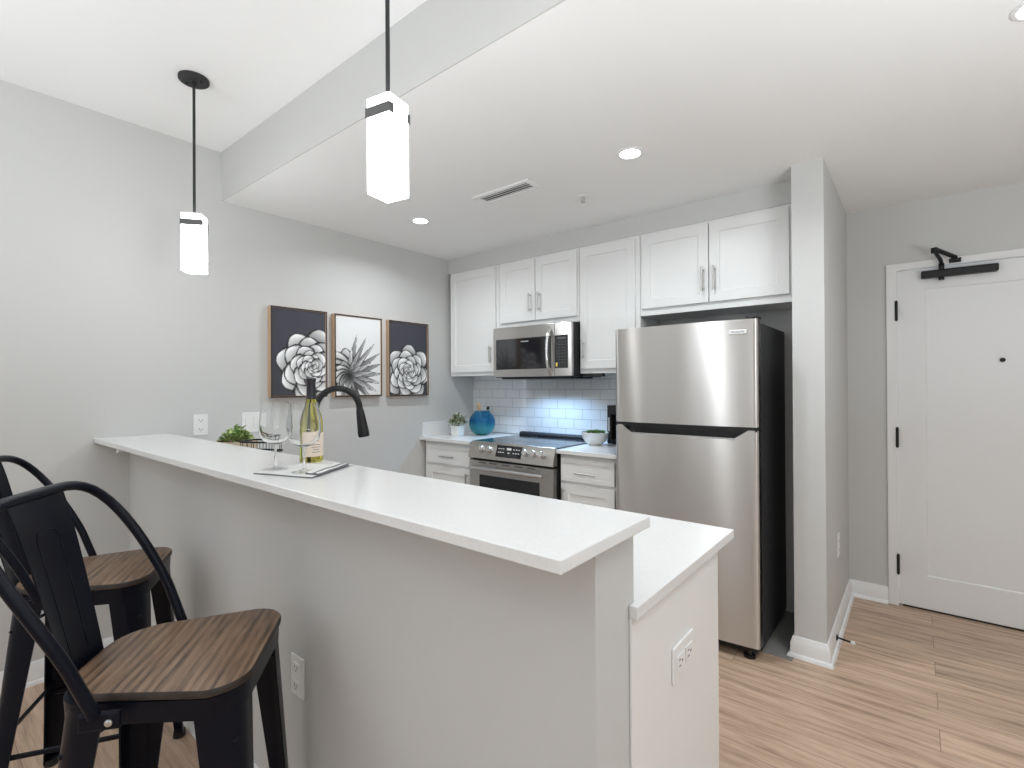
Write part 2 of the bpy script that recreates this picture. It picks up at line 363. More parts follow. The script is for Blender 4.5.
# entry door: casing, slab, hinges, peephole
b = bm_new()
cw = .0505
def casing_piece(x0, x1, z0, z1): box(b, x0, x1, DY - .018, DY + .002, z0, z1)
prism_y(b, [(DX0 - cw, 0), (DX0 + .001, 0), (DX0 + .001, DZ), (DX1, DZ), (DX1, 0), (DX1 + cw, 0), (DX1 + cw, DZ + .0425), (DX0 - cw, DZ + .0425)], DY - .018, DY + .002)
struct('trim_1', b, 'trim_paint', bevel=.004)
b = bm_new()
def shaker(bm, x0, x1, z0, z1, yf, th=.02, st=.057, rec=.007, sl=.004, stt=None, stb=None, mi=0):
    """panelled slab whose front face looks towards -y"""
    stt = st if stt is None else stt; stb = st if stb is None else stb
    def ring(i, j, k, y): return [bm.verts.new(p) for p in ((x0 + i, y, z0 + j), (x1 - i, y, z0 + j), (x1 - i, y, z1 - k), (x0 + i, y, z1 - k))]
    e = .0015
    R = [ring(0, 0, 0, yf + th), ring(0, 0, 0, yf + e), ring(e, e, e, yf), ring(st, stb, stt, yf), ring(st + sl, stb + sl, stt + sl, yf + rec)]
    for a, c in zip(R[:-1], R[1:]):
        for i in range(4): bm.faces.new((a[i], a[(i + 1) % 4], c[(i + 1) % 4], c[i])).material_index = mi
    bm.faces.new(R[-1]).material_index = mi; bm.faces.new(R[0][::-1]).material_index = mi
shaker(b, DX0 + .0015, DX1 - .0015, .012, DZ - .003, DY - .001, .044, .131, .006, .007, .119, .193)
door = struct('door_1', b, 'door_paint')
for z in (1.7906, 1.0228, .2546):
    b = bm_new(); tube(b, [(DX0 - .001, DY - .021, z - .058), (DX0 - .001, DY - .021, z + .058)], .0075, 10)
    for k in (-.0595, .0595): lathe(b, [(.002, -.004), (.006, 0), (.002, .004)], (DX0 - .001, DY - .021, z + k), 10)
    box(b, DX0 - .004, DX0 + .006, DY - .0205, DY - .0005, z - .055, z + .055)
    obj('hinge', b, 'black_metal', door, smooth=40)
b = bm_new(); lathe(b, [(.012, 0), (.012, .004), (.009, .006), (.005, .0045)], (0, 0, 0), 20)
bmesh.ops.rotate(b, verts=b.verts, cent=(0, 0, 0), matrix=Matrix.Rotation(PI / 2, 3, 'X')); bmesh.ops.translate(b, verts=b.verts, vec=(3.519, DY - .001, 1.477))
obj('peephole', b, 'black_metal', door, smooth=40)
b = bm_new(); box(b, DX0 + .02, DX1 - .02, DY + .004, DY + .04, .001, .012); obj('door_sweep', b, 'matte_black', door)

# windows behind the camera
for i, (x0, x1, ax) in enumerate([(0.45, 1.95, 'x'), (2.35, 3.85, 'x'), (-5.4, -3.8, 'y')]):
    b = bm_new()
    def wb(a0, a1, z0, z1, d=.05):
        if ax == 'x': box(b, a0, a1, YR - .06, YR - .01, z0, z1)
        else: box(b, XR + .01, XR + .06, a0, a1, z0, z1)
    wb(x0, x1, .5, .56); wb(x0, x1, 2.34, 2.4); wb(x0, x0 + .05, .56, 2.34); wb(x1 - .05, x1, .56, 2.34); wb((x0 + x1) / 2 - .025, (x0 + x1) / 2 + .025, .56, 2.34)
    struct('window_%d' % (i + 1), b, 'trim_paint')

# ------------------------------------------------------------------ bar and peninsula
b = bm_new(); box(b, .001, 2.7478, -2.7131, -2.4035, 1.0797, 1.1016)
tag(obj('bar_countertop', b, 'quartz', bevel=.002), 'white speckled quartz bar top, the raised and longest countertop in front', 'countertop')
b = bm_new()
prism_z(b, [(.001, P1 + .001), (PX + .001, P1 + .001), (PX + .001, -2.4278 - .02), (2.7414, -2.4278 - .02), (2.7414, -1.8159), (.001, -1.8159)], .9144, .9393)
tag(obj('peninsula_countertop', b, 'quartz', bevel=.002), 'lower white quartz countertop behind the raised bar, near the refrigerator', 'countertop')
pc = thing('peninsula_cabinet', 'white base cabinet under the lower counter, its end panel holding an outlet', 'cabinet', (1.36, -2.1, 0))
b = bm_new(); box(b, .003, 2.700, P1 + .002, -1.945, .09, .9138); box(b, .003, 2.69, P1 + .002, -2.0, 0, .09); obj('carcass', b, 'cabinet_paint', pc)
b = bm_new(); box(b, 2.700, PX, P1 + .002, -1.9365, 0, .9138); box(b, PX + .0004, PX + .006, P1 - .022, -1.9365, 0, .9138); obj('end_panel', b, 'cabinet_paint', pc, bevel=.0015)
b = bm_new(); box(b, 2.6, PX - .001, -1.9345, -1.9, .0, .9138); obj('face_frame', b, 'cabinet_paint', pc, bevel=.0015)
for i in range(4):
    x0 = .1 + i * .62; b = bm_new(); box(b, x0, x0 + .6, -1.944, -1.922, .11, .90); dr = obj('door', b, 'cabinet_paint', pc, bevel=.002)
    b = bm_new(); box(b, x0 + .55, x0 + .562, -1.922, -1.895, .72, .86); obj('handle', b, 'nickel', dr, bevel=.003)

# small white clip under the bar overhang
b = bm_new(); box(b, .375, .402, -2.707, -2.69, 1.066, 1.0795); box(b, .375, .402, -2.709, -2.705, 1.062, 1.072)
tag(obj('cable_clip', b, 'white_plastic', bevel=.002), 'tiny white clip fixed under the bar top overhang near the left wall', 'clip')

def outlet(name, label, origin, U, V, Nn, w=.074, h=.118, kind='duplex', cat='outlet'):
    """plate centred at origin, U = horizontal, V = up, N = out of the surface"""
    O = Vector(origin); U, V, Nn = Vector(U), Vector(V), Vector(Nn)
    t = thing(name, label, cat, origin)
    def pl(bm, u0, u1, v0, v1, n0, n1, mi=0):
        vs = [bm.verts.new(O + U * u + V * v + Nn * n) for n in (n0, n1) for u, v in ((u0, v0), (u1, v0), (u1, v1), (u0, v1))]
        for f in ((3, 2, 1, 0), (4, 5, 6, 7), (0, 1, 5, 4), (1, 2, 6, 5), (2, 3, 7, 6), (3, 0, 4, 7)): bm.faces.new([vs[i] for i in f]).material_index = mi
    b = bm_new(); pl(b, -w / 2, w / 2, -h / 2, h / 2, 0.0002, .006); obj('plate', b, 'white_plastic', t, bevel=.003, seg=3)
    cols = [0] if kind in ('duplex', 'wide') else [-.023, .023]
    for c in cols:
        if kind == 'rocker':
            b = bm_new(); pl(b, c - .017, c + .017, -.034, .034, .006, .009); obj('rocker', b, 'white_plastic', t, bevel=.002)
        elif kind == 'wide':
            for s in (-.026, .026):
                b = bm_new(); pl(b, s - .020, s + .020, -.018, .018, .006, .0085); so = obj('socket', b, 'white_plastic', t, bevel=.005, seg=3)
                b = bm_new(); pl(b, s - .010, s + .000, -.008, -.0055, .0084, .0089); pl(b, s - .010, s - .001, .0055, .008, .0084, .0089); pl(b, s + .007, s + .012, -.0025, .0025, .0084, .0089); obj('slots', b, 'slot_dark', so)
        else:
            for s in (-.026, .026):
                b = bm_new(); pl(b, c - .016, c + .016, s - .014, s + .014, .006, .0085); so = obj('socket', b, 'white_plastic', t, bevel=.005, seg=3)
                b = bm_new(); pl(b, c - .008, c - .0055, s - .003, s + .006, .0084, .0089); pl(b, c + .0055, c + .008, s - .003, s + .005, .0084, .0089); pl(b, c - .0025, c + .0025, s - .010, s - .006, .0084, .0089); obj('slots', b, 'slot_dark', so)
    return t
outlet('wall_outlet', 'white duplex outlet on the left wall, between bar end and green plant', (0.0, -2.2455, 1.139), (0, 1, 0), (0, 0, 1), (1, 0, 0))
outlet('light_switch', 'white two-gang switch plate on the left wall behind the wine glasses', (0.0, -1.966, 1.136), (0, 1, 0), (0, 0, 1), (1, 0, 0), .118, .122, 'rocker', 'switch')
outlet('wall_outlet', 'white outlet low on the bar front, right of the near stool seat', (1.7235, P0, .4985), (1, 0, 0), (0, 0, 1), (0, -1, 0))
outlet('wall_outlet', 'white sideways outlet on the peninsula end panel under the lower counter', (PX + .006, -2.194, .738), (0, 1, 0), (0, 0, 1), (1, 0, 0), .122, .08, 'wide')
outlet('wall_outlet', 'white outlet seen edge-on, low on the partition wall beside the entry door', (WR, -.055, .462), (0, -1, 0), (0, 0, 1), (1, 0, 0), .08, .125)

# ------------------------------------------------------------------ back run: base cabinets, counters
def pull(bm, p, q, out, r=.0055):
    """bar pull between p and q standing off along out"""
    p, q, out = Vector(p), Vector(q), Vector(out); d = (q - p).normalized()
    tube(bm, [p + out, q + out], r, 10)
    for e in (p + d * .018, q - d * .018): tube(bm, [e, e + out], r * .8, 8)
ZB2 = .9345
def base_cab(label, x0, x1, hinge_right, dx0, dx1, hx):
    t = thing('base_cabinet', label, 'cabinet', ((x0 + x1) / 2, -.33, 0))
    b = bm_new(); box(b, x0, x1, -.60, -.012, .10, ZB2 - .0252); box(b, x0 + .005, x1 - .005, -.54, -.012, 0, .10); obj('carcass', b, 'cabinet_paint', t, bevel=.001)
    b = bm_new(); shaker(b, dx0, dx1, .735, .880, -.62, .0195, .028, .0012, .003); d = obj('drawer', b, 'cabinet_paint', t)
    cx = (dx0 + dx1) / 2; b = bm_new(); pull(b, (cx - .072, -.62, .796), (cx + .072, -.62, .796), (0, -.028, 0)); obj('handle', b, 'nickel', d, smooth=40)
    b = bm_new(); shaker(b, dx0, dx1, .12, .715, -.62, .0195, .057, .007, .004); d = obj('door', b, 'cabinet_paint', t)
    b = bm_new(); pull(b, (hx, -.62, .56), (hx, -.62, .69), (0, -.028, 0)); obj('handle', b, 'nickel', d, smooth=40)
    return t
base_cab('white base cabinet with drawer in the left corner, left of the stove', .022, .560, False, .060, .548, .520)
base_cab('white base cabinet with drawer between the stove and the refrigerator', 1.345, 1.760, True, 1.358, 1.742, 1.385)
ct = thing('countertop', 'white quartz countertop in the left corner under the potted plant', 'countertop', (.3, -.34, ZB2 - .025))
b = bm_new(); box(b, .001, .564, -.645, -.0095, ZB2 - .025, ZB2); obj('slab', b, 'quartz', ct, bevel=.002)
b = bm_new(); box(b, .001, .020, -.625, -.0095, ZB2 + .0001, 1.053); obj('side_splash', b, 'quartz', ct, bevel=.002)
b = bm_new(); box(b, 1.338, 1.770, -.645, -.0095, ZB2 - .025, ZB2)
tag(obj('countertop', b, 'quartz', bevel=.002), 'short white quartz countertop under the white bowl, beside the refrigerator', 'countertop')

# range
rg = thing('range', 'stainless slide-in electric range with front knobs and black glass cooktop', 'stove', (.976, -.36, 0))
X0, X1 = .600, 1.354
b = bm_new(); box(b, X0, X1, -.655, -.055, .02, .9396); box(b, X0 + .03, X1 - .03, -.60, -.05, 0, .02); obj('body', b, 'matte_black', rg)
b = bm_new(); box(b, X0 - .004, X1 + .004, -.655, -.052, .9397, .9470); obj('cooktop', b, 'black_glass', rg, bevel=.0015)
for cx, cy, rr in ((.79, -.50, .10), (1.16, -.50, .085), (.79, -.23, .075), (1.16, -.23, .095)):
    for r0 in (rr, rr * .62):
        b = bm_new(); n = 40; a = [b.verts.new((cx + r0 * math.cos(2 * PI * k / n), cy + r0 * math.sin(2 * PI * k / n), .94725)) for k in range(n)]
        c = [b.verts.new((cx + (r0 - .002) * math.cos(2 * PI * k / n), cy + (r0 - .002) * math.sin(2 * PI * k / n), .94725)) for k in range(n)]
        for k in range(n): b.faces.new((a[k], a[(k + 1) % n], c[(k + 1) % n], c[k]))
        obj('burner_ring', b, 'lettering_grey', rg)
b = bm_new(); prism_x(b, [(-.105, .947), (-.055, .947), (-.055, .972), (-.092, .972), (-.105, .962)], X0 + .005, X1 - .005); obj('rear_vent', b, 'matte_black', rg, bevel=.003)
b = bm_new(); prism_x(b, [(-.655, .9475), (-.672, .9475), (-.712, .8300), (-.700, .826), (-.655, .826)], X0, X1); obj('control_panel', b, 'stainless_dark', rg, bevel=.002)
pn = Vector((0, -.1175, -.040)).normalized() * 1.0
pdir = Vector((0, -.04, -.1175)).normalized(); pnr = Vector((0, -.1175, .04)).normalized()
def on_panel(x, s, n=0.0): return Vector((x, -.672, .9475)) + pdir * s + pnr * n
def panel_box(bm, x0, x1, s0, s1, n0, n1, mi=0):
    vs = [bm.verts.new(on_panel(x, s, n)) for n in (n0, n1) for x, s in ((x0, s0), (x1, s0), (x1, s1), (x0, s1))]
    for f in ((3, 2, 1, 0), (4, 5, 6, 7), (0, 1, 5, 4), (1, 2, 6, 5), (2, 3, 7, 6), (3, 0, 4, 7)): bm.faces.new([vs[i] for i in f]).material_index = mi
b = bm_new(); panel_box(b, .862, 1.088, .014, .098, 0, .002); dp = obj('display', b, 'black_glass', rg)
for x in (.885, .905, .925, 1.02, 1.042, 1.064):
    for s in (.036, .062): b = bm_new(); panel_box(b, x - .007, x + .007, s, s + .005, .0021, .0025); obj('touch_mark', b, 'lettering_white', dp)
b = bm_new(); panel_box(b, .955, .995, .030, .046, .0021, .0025); obj('clock', b, 'lettering_white', dp)
b = bm_new(); panel_box(b, .968, .985, .062, .070, .0021, .0025); obj('touch_mark', b, 'lettering_white', dp)
for x in (.722, .800, 1.126, 1.195, 1.266):
    b = bm_new(); c0 = on_panel(x, .055, 0); tube(b, [c0, c0 + pnr * .006], .027, 20); tube(b, [c0 + pnr * .006, c0 + pnr * .010, c0 + pnr * .030, c0 + pnr * .033], [.022, .0225, .020, .017], 20)
    k = obj('knob', b, 'chrome', rg, smooth=40)
    b = bm_new(); q0 = on_panel(x, .055, .033); U = Vector((1, 0, 0))
    vs = [b.verts.new(q0 + U * u + pdir * s + pnr * n) for n in (0, .004) for u, s in ((-.003, -.017), (.003, -.017), (.003, .017), (-.003, .017))]
    for f in ((3, 2, 1, 0), (4, 5, 6, 7), (0, 1, 5, 4), (1, 2, 6, 5), (2, 3, 7, 6), (3, 0, 4, 7)): b.faces.new([vs[i] for i in f])
    obj('pointer', b, 'nickel', k)
b = bm_new(); box(b, X0 + .002, X1 - .002, -.698, -.656, .225, .812); od = obj('oven_door', b, 'stainless_dark', rg, bevel=.003)
b = bm_new(); box(b, .705, 1.243, -.7005, -.697, .37, .712); obj('oven_window', b, 'oven_glass', od, bevel=.002)
for x in (.70, .80, .92, 1.03, 1.14): b = bm_new(); box(b, x, x + .07, -.6995, -.690, .796, .803); obj('vent_slot', b, 'slot_dark', od)
b = bm_new(); tube(b, [(.655, -.745, .765), (.80, -.750, .766), (1.15, -.750, .766), (1.30, -.745, .765)], .0145, 14, flat=1.0)
for x in (.68, 1.275): box(b, x - .012, x + .012, -.745, -.697, .755, .777)
obj('oven_handle', b, 'chrome', od, smooth=40)
b = bm_new(); box(b, X0 + .002, X1 - .002, -.695, -.656, .06, .218); obj('storage_drawer', b, 'stainless_dark', rg, bevel=.003)

rg.location += Vector((-.025, .036, -.006))

# ------------------------------------------------------------------ upper cabinets
def upper(label, x0, x1, z0, doors, z1=2.314):
    t = thing('upper_cabinet', label, 'cabinet', ((x0 + x1) / 2, -.16, z0))
    b = bm_new(); box(b, x0, x1, -.317, -.010, z0, z1); obj('carcass', b, 'cabinet_paint', t, bevel=.001)
    for a, c, lo, hi, hx, h0, h1 in doors:
        b = bm_new(); shaker(b, a, c, lo, hi, -.337, .0195, .057, .007, .004); d = obj('door', b, 'cabinet_paint', t)
        b = bm_new(); pull(b, (hx, -.337, h0), (hx, -.337, h1), (0, -.027, 0), .0055); obj('handle', b, 'nickel', d, smooth=40)
    return t
upper('white upper cabinet with one tall door in the left corner', .030, .584, 1.431, [(.047, .556, 1.462, 2.295, .509, 1.53, 1.667)])
upper('white two-door upper cabinet directly above the microwave', .586, 1.323, 1.797, [(.604, .948, 1.836, 2.295, .908, 1.90, 2.04), (.953, 1.308, 1.836, 2.295, .990, 1.90, 2.04)])
upper('white upper cabinet with one tall door between microwave and refrigerator', 1.325, 1.776, 1.431, [(1.338, 1.746, 1.462, 2.295, 1.364, 1.53, 1.66)])
upper('wide white two-door upper cabinet above the refrigerator', 1.778, 2.668, 1.790, [(1.794, 2.208, 1.832, 2.295, 2.179, 1.895, 2.039), (2.214, 2.628, 1.832, 2.295, 2.243, 1.895, 2.039)])
b = bm_new(); box(b, 1.342, 1.50, -.315, -.28, 1.408, 1.4305); tag(obj('under_cabinet_bar', b, 'black_plastic', bevel=.003), 'slim black bar under the tall cabinet, just right of the microwave', 'light')  # plain black box along the cabinet underside

# microwave
mw = thing('microwave', 'stainless over-the-range microwave with black window above the stove', 'microwave', (.97, -.2, 1.405))
MX0, MX1, MZ0, MZ1 = .607, 1.321, 1.410, 1.789
b = bm_new(); box(b, MX0 + .004, MX1 - .002, -.395, -.012, MZ0 - .001, MZ1); obj('body', b, 'matte_black', mw)
b = bm_new(); box(b, MX0, 1.176, -.420, -.396, MZ0 + .004, MZ1); md = obj('door', b, 'stainless', mw, bevel=.003)
b = bm_new(); box(b, .636, 1.150, -.4222, -.4198, 1.470, 1.700); wn = obj('window', b, 'black_glass', md, bevel=.002)
text('logo_text', 'FRIGIDAIRE', .014, 'lettering_white', Matrix.Translation((.915, -.4226, 1.674)) @ Matrix.Rotation(PI / 2, 4, 'X'), wn)
b = bm_new(); box(b, 1.178, MX1, -.420, -.396, MZ0 + .004, MZ1); mp_ = obj('control_panel', b, 'stainless', mw, bevel=.003)
b = bm_new(); box(b, 1.180, 1.290, -.4222, -.4198, 1.470, 1.700); kp = obj('keypad', b, 'black_glass', mp_, bevel=.002)
b = bm_new()
for i in range(3):
    for j in range(8): box(b, 1.214 + i * .024, 1.224 + i * .024, -.4227, -.4221, 1.504 + j * .021, 1.509 + j * .021)
box(b, 1.205, 1.275, -.4227, -.4221, 1.672, 1.686); obj('key_marks', b, 'lettering_grey', kp)
b = bm_new(); box(b, 1.190, 1.204, -.4228, -.4221, 1.482, 1.51); obj('sticker', b, 'yellow_sticker', kp, label='yellow sticker')
b = bm_new(); hp = []
for k in range(13):
    a = -1 + 2 * k / 12; hp.append((1.143, -.424 - .042 * (1 - abs(a) ** 2.6), 1.59 + a * .165))
tube(b, hp, .0115, 12); obj('handle', b, 'chrome', md, smooth=60)
b = bm_new(); box(b, MX0 + .05, MX1 - .05, -.38, -.05, MZ0 - .012, MZ0 - .001); obj('underside_vent', b, 'matte_black', mw, bevel=.003)

# ------------------------------------------------------------------ refrigerator
FX0, FX1, FY, FZ, FG = 1.791, 2.5535, -.7085, 1.6707, 1.128
fr = thing('refrigerator', 'stainless top-freezer refrigerator with charcoal sides beside the partition wall', 'refrigerator', (2.176, -.38, 0))
b = bm_new(); box(b, FX0 + .006, FX1 - .004, -.632, -.042, .035, FZ - .014); obj('body', b, 'charcoal_side', fr, bevel=.004)
def fridge_door(name, outline, label=None):
    """door shell: outline = list of (x, z); front bowed gently outwards"""
    b = bm_new(); n = 28
    zs = outline
    def yf(x):
        t = (x - (FX0 + FX1) / 2) / ((FX1 - FX0) / 2); e = 0.0
        if abs(t) > .965: e = .010 * ((abs(t) - .965) / .035) ** 2
        return FY - .022 * (1 - t * t) + .010 + e
    xs = sorted(set([FX0 + (FX1 - FX0) * k / n for k in range(n + 1)] + [x for x, _ in zs] + [FX0 + .006, FX0 + .012, FX1 - .006, FX1 - .012]))
    lo, hi = outline_range(zs)
    fa, ba = [], []
    for x in xs:
        z0, z1 = lo(x), hi(x); col = []
        for k in range(3): col.append((x, yf(x), z0 + (z1 - z0) * k / 2))
        fa.append([b.verts.new(p) for p in col]); ba.append([b.verts.new((x, -.636, p[2])) for p in col])
    for i in range(len(xs) - 1):
        for k in range(2):
            b.faces.new((fa[i][k], fa[i + 1][k], fa[i + 1][k + 1], fa[i][k + 1])); b.faces.new((ba[i][k + 1], ba[i + 1][k + 1], ba[i + 1][k], ba[i][k]))
        b.faces.new((fa[i][2], fa[i + 1][2], ba[i + 1][2], ba[i][2])); b.faces.new((fa[i + 1][0], fa[i][0], ba[i][0], ba[i + 1][0]))
    for i in (0, -1):
        for k in range(2): b.faces.new((fa[i][k], fa[i][k + 1], ba[i][k + 1], ba[i][k]))
    return obj(name, b, 'stainless', fr, smooth=30)
def outline_range(o):
    pts = sorted(o)
    los = [(x, a) for x, a, c in o3]; his = [(x, c) for x, a, c in o3]
    f = lambda L: (lambda x: float(np.interp(x, [p[0] for p in L], [p[1] for p in L])))
    return f(los), f(his)
o3 = [(FX0, FG + .012, FZ), (FX1, FG + .012, FZ)]
fd = fridge_door('freezer_door', [(x, a) for x, a, c in o3])
o3 = [(FX0, .065, FG - .004), (FX0 + .045, .065, FG - .004), (FX0 + .115, .065, FG - .052), (FX1 - .115, .065, FG - .052), (FX1 - .045, .065, FG - .004), (FX1, .065, FG - .004)]
ld = fridge_door('fridge_door', [(x, a) for x, a, c in o3])
b = bm_new(); box(b, FX0 + .004, FX1 - .004, -.700, -.632, FG - .010, FG + .0115); obj('door_gap_trim', b, 'black_plastic', fr)
b = bm_new(); prism_y(b, [(FX0 + .05, FG - .006), (FX1 - .05, FG - .006), (FX1 - .117, FG - .054), (FX0 + .117, FG - .054)], -.668, -.640); obj('pocket_handle', b, 'black_plastic', ld)
b = bm_new(); prism_y(b, [(FX0 + .105, FG - .044), (FX1 - .105, FG - .044), (FX1 - .115, FG - .0518), (FX0 + .115, FG - .0518)], -.712, -.700); obj('handle_lip', b, 'chrome', ld)
b = bm_new(); box(b, FX0 + .02, FX1 - .02, -.66, -.60, .022, .062); obj('kick_grille', b, 'matte_black', fr, bevel=.003)
for x in (FX0 + .06, FX1 - .055):
    b = bm_new(); lathe(b, [(.028, 0), (.028, .012), (.012, .016), (.012, .04)], (x, -.66, 0), 16); obj('foot', b, 'black_plastic', fr, smooth=40)
for x in (FX0 + .06, FX1 - .055):
    b = bm_new(); lathe(b, [(.02, 0), (.02, .036)], (x, -.12, 0), 16); obj('foot', b, 'black_plastic', fr, smooth=40)
b = bm_new(); box(b, FX1 - .055, FX1 - .004, -.705, -.60, FZ + .0005, FZ + .016); obj('hinge_cap', b, 'black_plastic', fr, bevel=.006, seg=3)
b = bm_new(); box(b, 2.426, 2.510, -.7165, -.707, 1.598, 1.620); bd = obj('badge', b, 'chrome', fr, bevel=.002)
b = bm_new(); box(b, 2.4285, 2.5075, -.7172, -.7166, 1.6005, 1.6175); obj('badge_plate', b, 'lettering_white', bd)
text('badge_text', 'FRIGIDAIRE', .0125, 'lettering_grey', Matrix.Translation((2.468, -.7175, 1.609)) @ Matrix.Rotation(PI / 2, 4, 'X'), bd)
BADGE = bd

# ------------------------------------------------------------------ door closer, door stop
dc = thing('door_closer', 'black door closer with folded arm at the top of the entry door', 'door closer', (3.34, DY - .03, 1.985))
b = bm_new(); box(b, 3.174, 3.504, DY - .055, DY - .0015, 1.966, 2.008); obj('closer_body', b, 'black_metal', dc, bevel=.008, seg=3)
b = bm_new(); cyl(b, (3.266, DY - .035, 1.948), (3.266, DY - .035, 1.9665), .013, 16); obj('pinion_cap', b, 'black_metal', dc, smooth=40)
b = bm_new(); cyl(b, (3.266, DY - .035, 2.008), (3.266, DY - .035, 2.044), .013, 16); obj('spindle', b, 'black_metal', dc, smooth=40)
b = bm_new(); tube(b, [(3.266, DY - .035, 2.040), (3.262, DY - .07, 2.055), (3.232, DY - .21, 2.086)], .014, 10, flat=.7)
tube(b, [(3.232, DY - .21, 2.074), (3.232, DY - .21, 2.102)], .016, 12); obj('main_arm', b, 'black_metal', dc, smooth=40)
b = bm_new(); tube(b, [(3.232, DY - .21, 2.096), (3.325, DY - .075, 2.062)], .012, 10); obj('forearm', b, 'black_metal', dc, smooth=40)
b = bm_new(); box(b, 3.300, 3.350, DY - .085, DY - .0185, 2.048, 2.056); box(b, 3.300, 3.352, DY - .024, DY - .0185, 2.042, 2.068); cyl(b, (3.32, DY - .075, 2.045), (3.32, DY - .075, 2.072), .010, 12); obj('shoe', b, 'black_metal', dc, bevel=.002)
ds = thing('door_stop', 'dark rod door stop with white tip on the partition baseboard', 'door stop', (WR + .017, -.30, .055))
b = bm_new(); cyl(b, (WR + .0165, -.30, .055), (WR + .022, -.30, .055), .014, 16); cyl(b, (WR + .022, -.30, .055), (WR + .080, -.312, .055), .0045, 10); obj('rod', b, 'black_metal', ds, smooth=40)
b = bm_new(); tube(b, [(WR + .078, -.312, .055), (WR + .083, -.313, .055), (WR + .093, -.315, .055), (WR + .096, -.3155, .055)], [.006, .0095, .0095, .006], 14); obj('tip', b, 'white_plastic', ds, smooth=40, label='white rubber tip')

# ------------------------------------------------------------------ ceiling fittings
def recessed(label, x, y):
    t = thing('recessed_light', label, 'light', (x, y, HK), 'recessed ceiling lights over the kitchen')
    b = bm_new(); n = 32; prof = [(.048, -.0005), (.062, -.0005), (.062, -.003), (.056, -.006), (.048, -.005)]
    rings = [[(x + r * math.cos(2 * PI * k / n), y + r * math.sin(2 * PI * k / n), HK + z) for k in range(n)] for r, z in prof + prof[:1]]
    R = [[b.verts.new(p) for p in g] for g in rings[:-1]]
    for i in range(len(R)):
        a, c = R[i], R[(i + 1) % len(R)]
        for k in range(n): b.faces.new((a[k], a[(k + 1) % n], c[(k + 1) % n], c[k]))
    obj('trim_ring', b, 'trim_paint', t, smooth=40)
    b = bm_new(); lathe(b, [(.047, -.0045), (.047, -.001)], (x, y, HK), 32); obj('lens', b, 'can_lens', t)
recessed('round recessed ceiling light left of the air vent, near the left wall', *CANS[0])
recessed('round recessed ceiling light in front of the refrigerator, right of the sprinkler', *CANS[1])
recessed('round recessed ceiling light at the upper right corner, cut by the frame edge', *CANS[2])
vt = thing('ceiling_vent', 'white rectangular slot air vent on the kitchen ceiling', 'vent', (1.37, -1.168, HK))
b = bm_new(); x0, x1, y0, y1 = 1.165, 1.572, -1.236, -1.100
for q in ((x0, x1, y0, y0 + .030), (x0, x1, y1 - .030, y1), (x0, x0 + .032, y0 + .030, y1 - .030), (x1 - .032, x1, y0 + .030, y1 - .030)): box(b, *q, HK - .009, HK - .0002)
obj('frame', b, 'trim_paint', vt, bevel=.003)
b = bm_new(); box(b, x0 + .03, x1 - .03, y0 + .028, y1 - .028, HK - .002, HK - .0004); obj('backing', b, 'slot_dark', vt)
for k in range(3):
    b = bm_new(); yy = y0 + .046 + k * .0225
    prism_x(b, [(yy - .010, HK - .0085), (yy - .008, HK - .0095), (yy + .010, HK - .003), (yy + .008, HK - .002)], x0 + .031, x1 - .031); obj('louver', b, 'trim_paint', vt)
sp = thing('fire_sprinkler', 'small white fire sprinkler head on the ceiling by the air vent', 'sprinkler', (1.667, -.8375, HK))
b = bm_new(); lathe(b, [(.034, -.0003), (.034, -.003), (.020, -.009), (.012, -.010)], (1.667, -.8375, HK), 24); obj('escutcheon', b, 'white_plastic', sp, smooth=40)
b = bm_new(); lathe(b, [(.007, -.010), (.007, -.026), (.004, -.03)], (1.667, -.8375, HK), 12)
for s in (-1, 1): tube(b, [(1.667 + s * .008, -.8375, HK - .010), (1.667 + s * .012, -.8375, HK - .022), (1.667 + s * .002, -.8375, HK - .036)], .0018, 6)
lathe(b, [(.014, -.036), (.014, -.038)], (1.667, -.8375, HK), 16); obj('head', b, 'nickel', sp, smooth=40)

# ------------------------------------------------------------------ pendants
def pendant(label, x, y, z0, z1, rot, s=.080):
    t = thing('pendant_light', label, 'pendant light', (x, y, HL), 'square glass pendants above the bar')
    b = bm_new(); lathe(b, [(.060, -.0004), (.060, -.012), (.056, -.016), (.010, -.017)], (x, y, HL), 40)
    for a in (0.6, 0.6 + PI): lathe(b, [(.005, -.016), (.005, -.022), (.003, -.024)], (x + .034 * math.cos(a), y + .034 * math.sin(a), HL), 10)
    lathe(b, [(.010, -.016), (.010, -.034), (.006, -.036)], (x, y, HL), 12)
    obj('canopy', b, 'matte_black', t, smooth=35)
    b = bm_new(); cyl(b, (x, y, z1 - .012), (x, y, HL - .02), .0058, 12); obj('rod', b, 'matte_black', t, smooth=60)
    R = Matrix.Rotation(rot, 3, 'Z'); c = Vector((x, y, 0))
    def rb(bm, x0, x1, y0, y1, za, zb):
        vs = box(bm, x0, x1, y0, y1, za, zb)
        for v in vs: v.co = c + R @ v.co
    b = bm_new(); rb(b, -s / 2, s / 2, -s / 2, s / 2, z0, z1); obj('shade', b, 'pendant_glass', t, bevel=.003, seg=2)
    h = s / 2 + .0005; k = .0022; zb0, zb1 = z1 - .052, z1 - .026
    for sgn in (-1, 1):                          # strap on opposite faces, each wrapping round its two corners
        b = bm_new()
        poly = [(-h - k, 0.58 * h), (-h - k, h + k), (h + k, h + k), (h + k, .78 * h), (h, .78 * h), (h, h), (-h, h), (-h, .58 * h)]
        pts = [c.to_2d() + (R.to_2x2() @ Vector((px * sgn, py * sgn))) for px, py in poly]
        prism_z(b, [tuple(q) for q in pts], zb0, zb1); obj('metal_strap', b, 'strap_metal', t)
    b = bm_new(); cyl(b, (x, y, z1), (x, y, z1 + .004), .014, 16); obj('cap', b, 'matte_black', t)
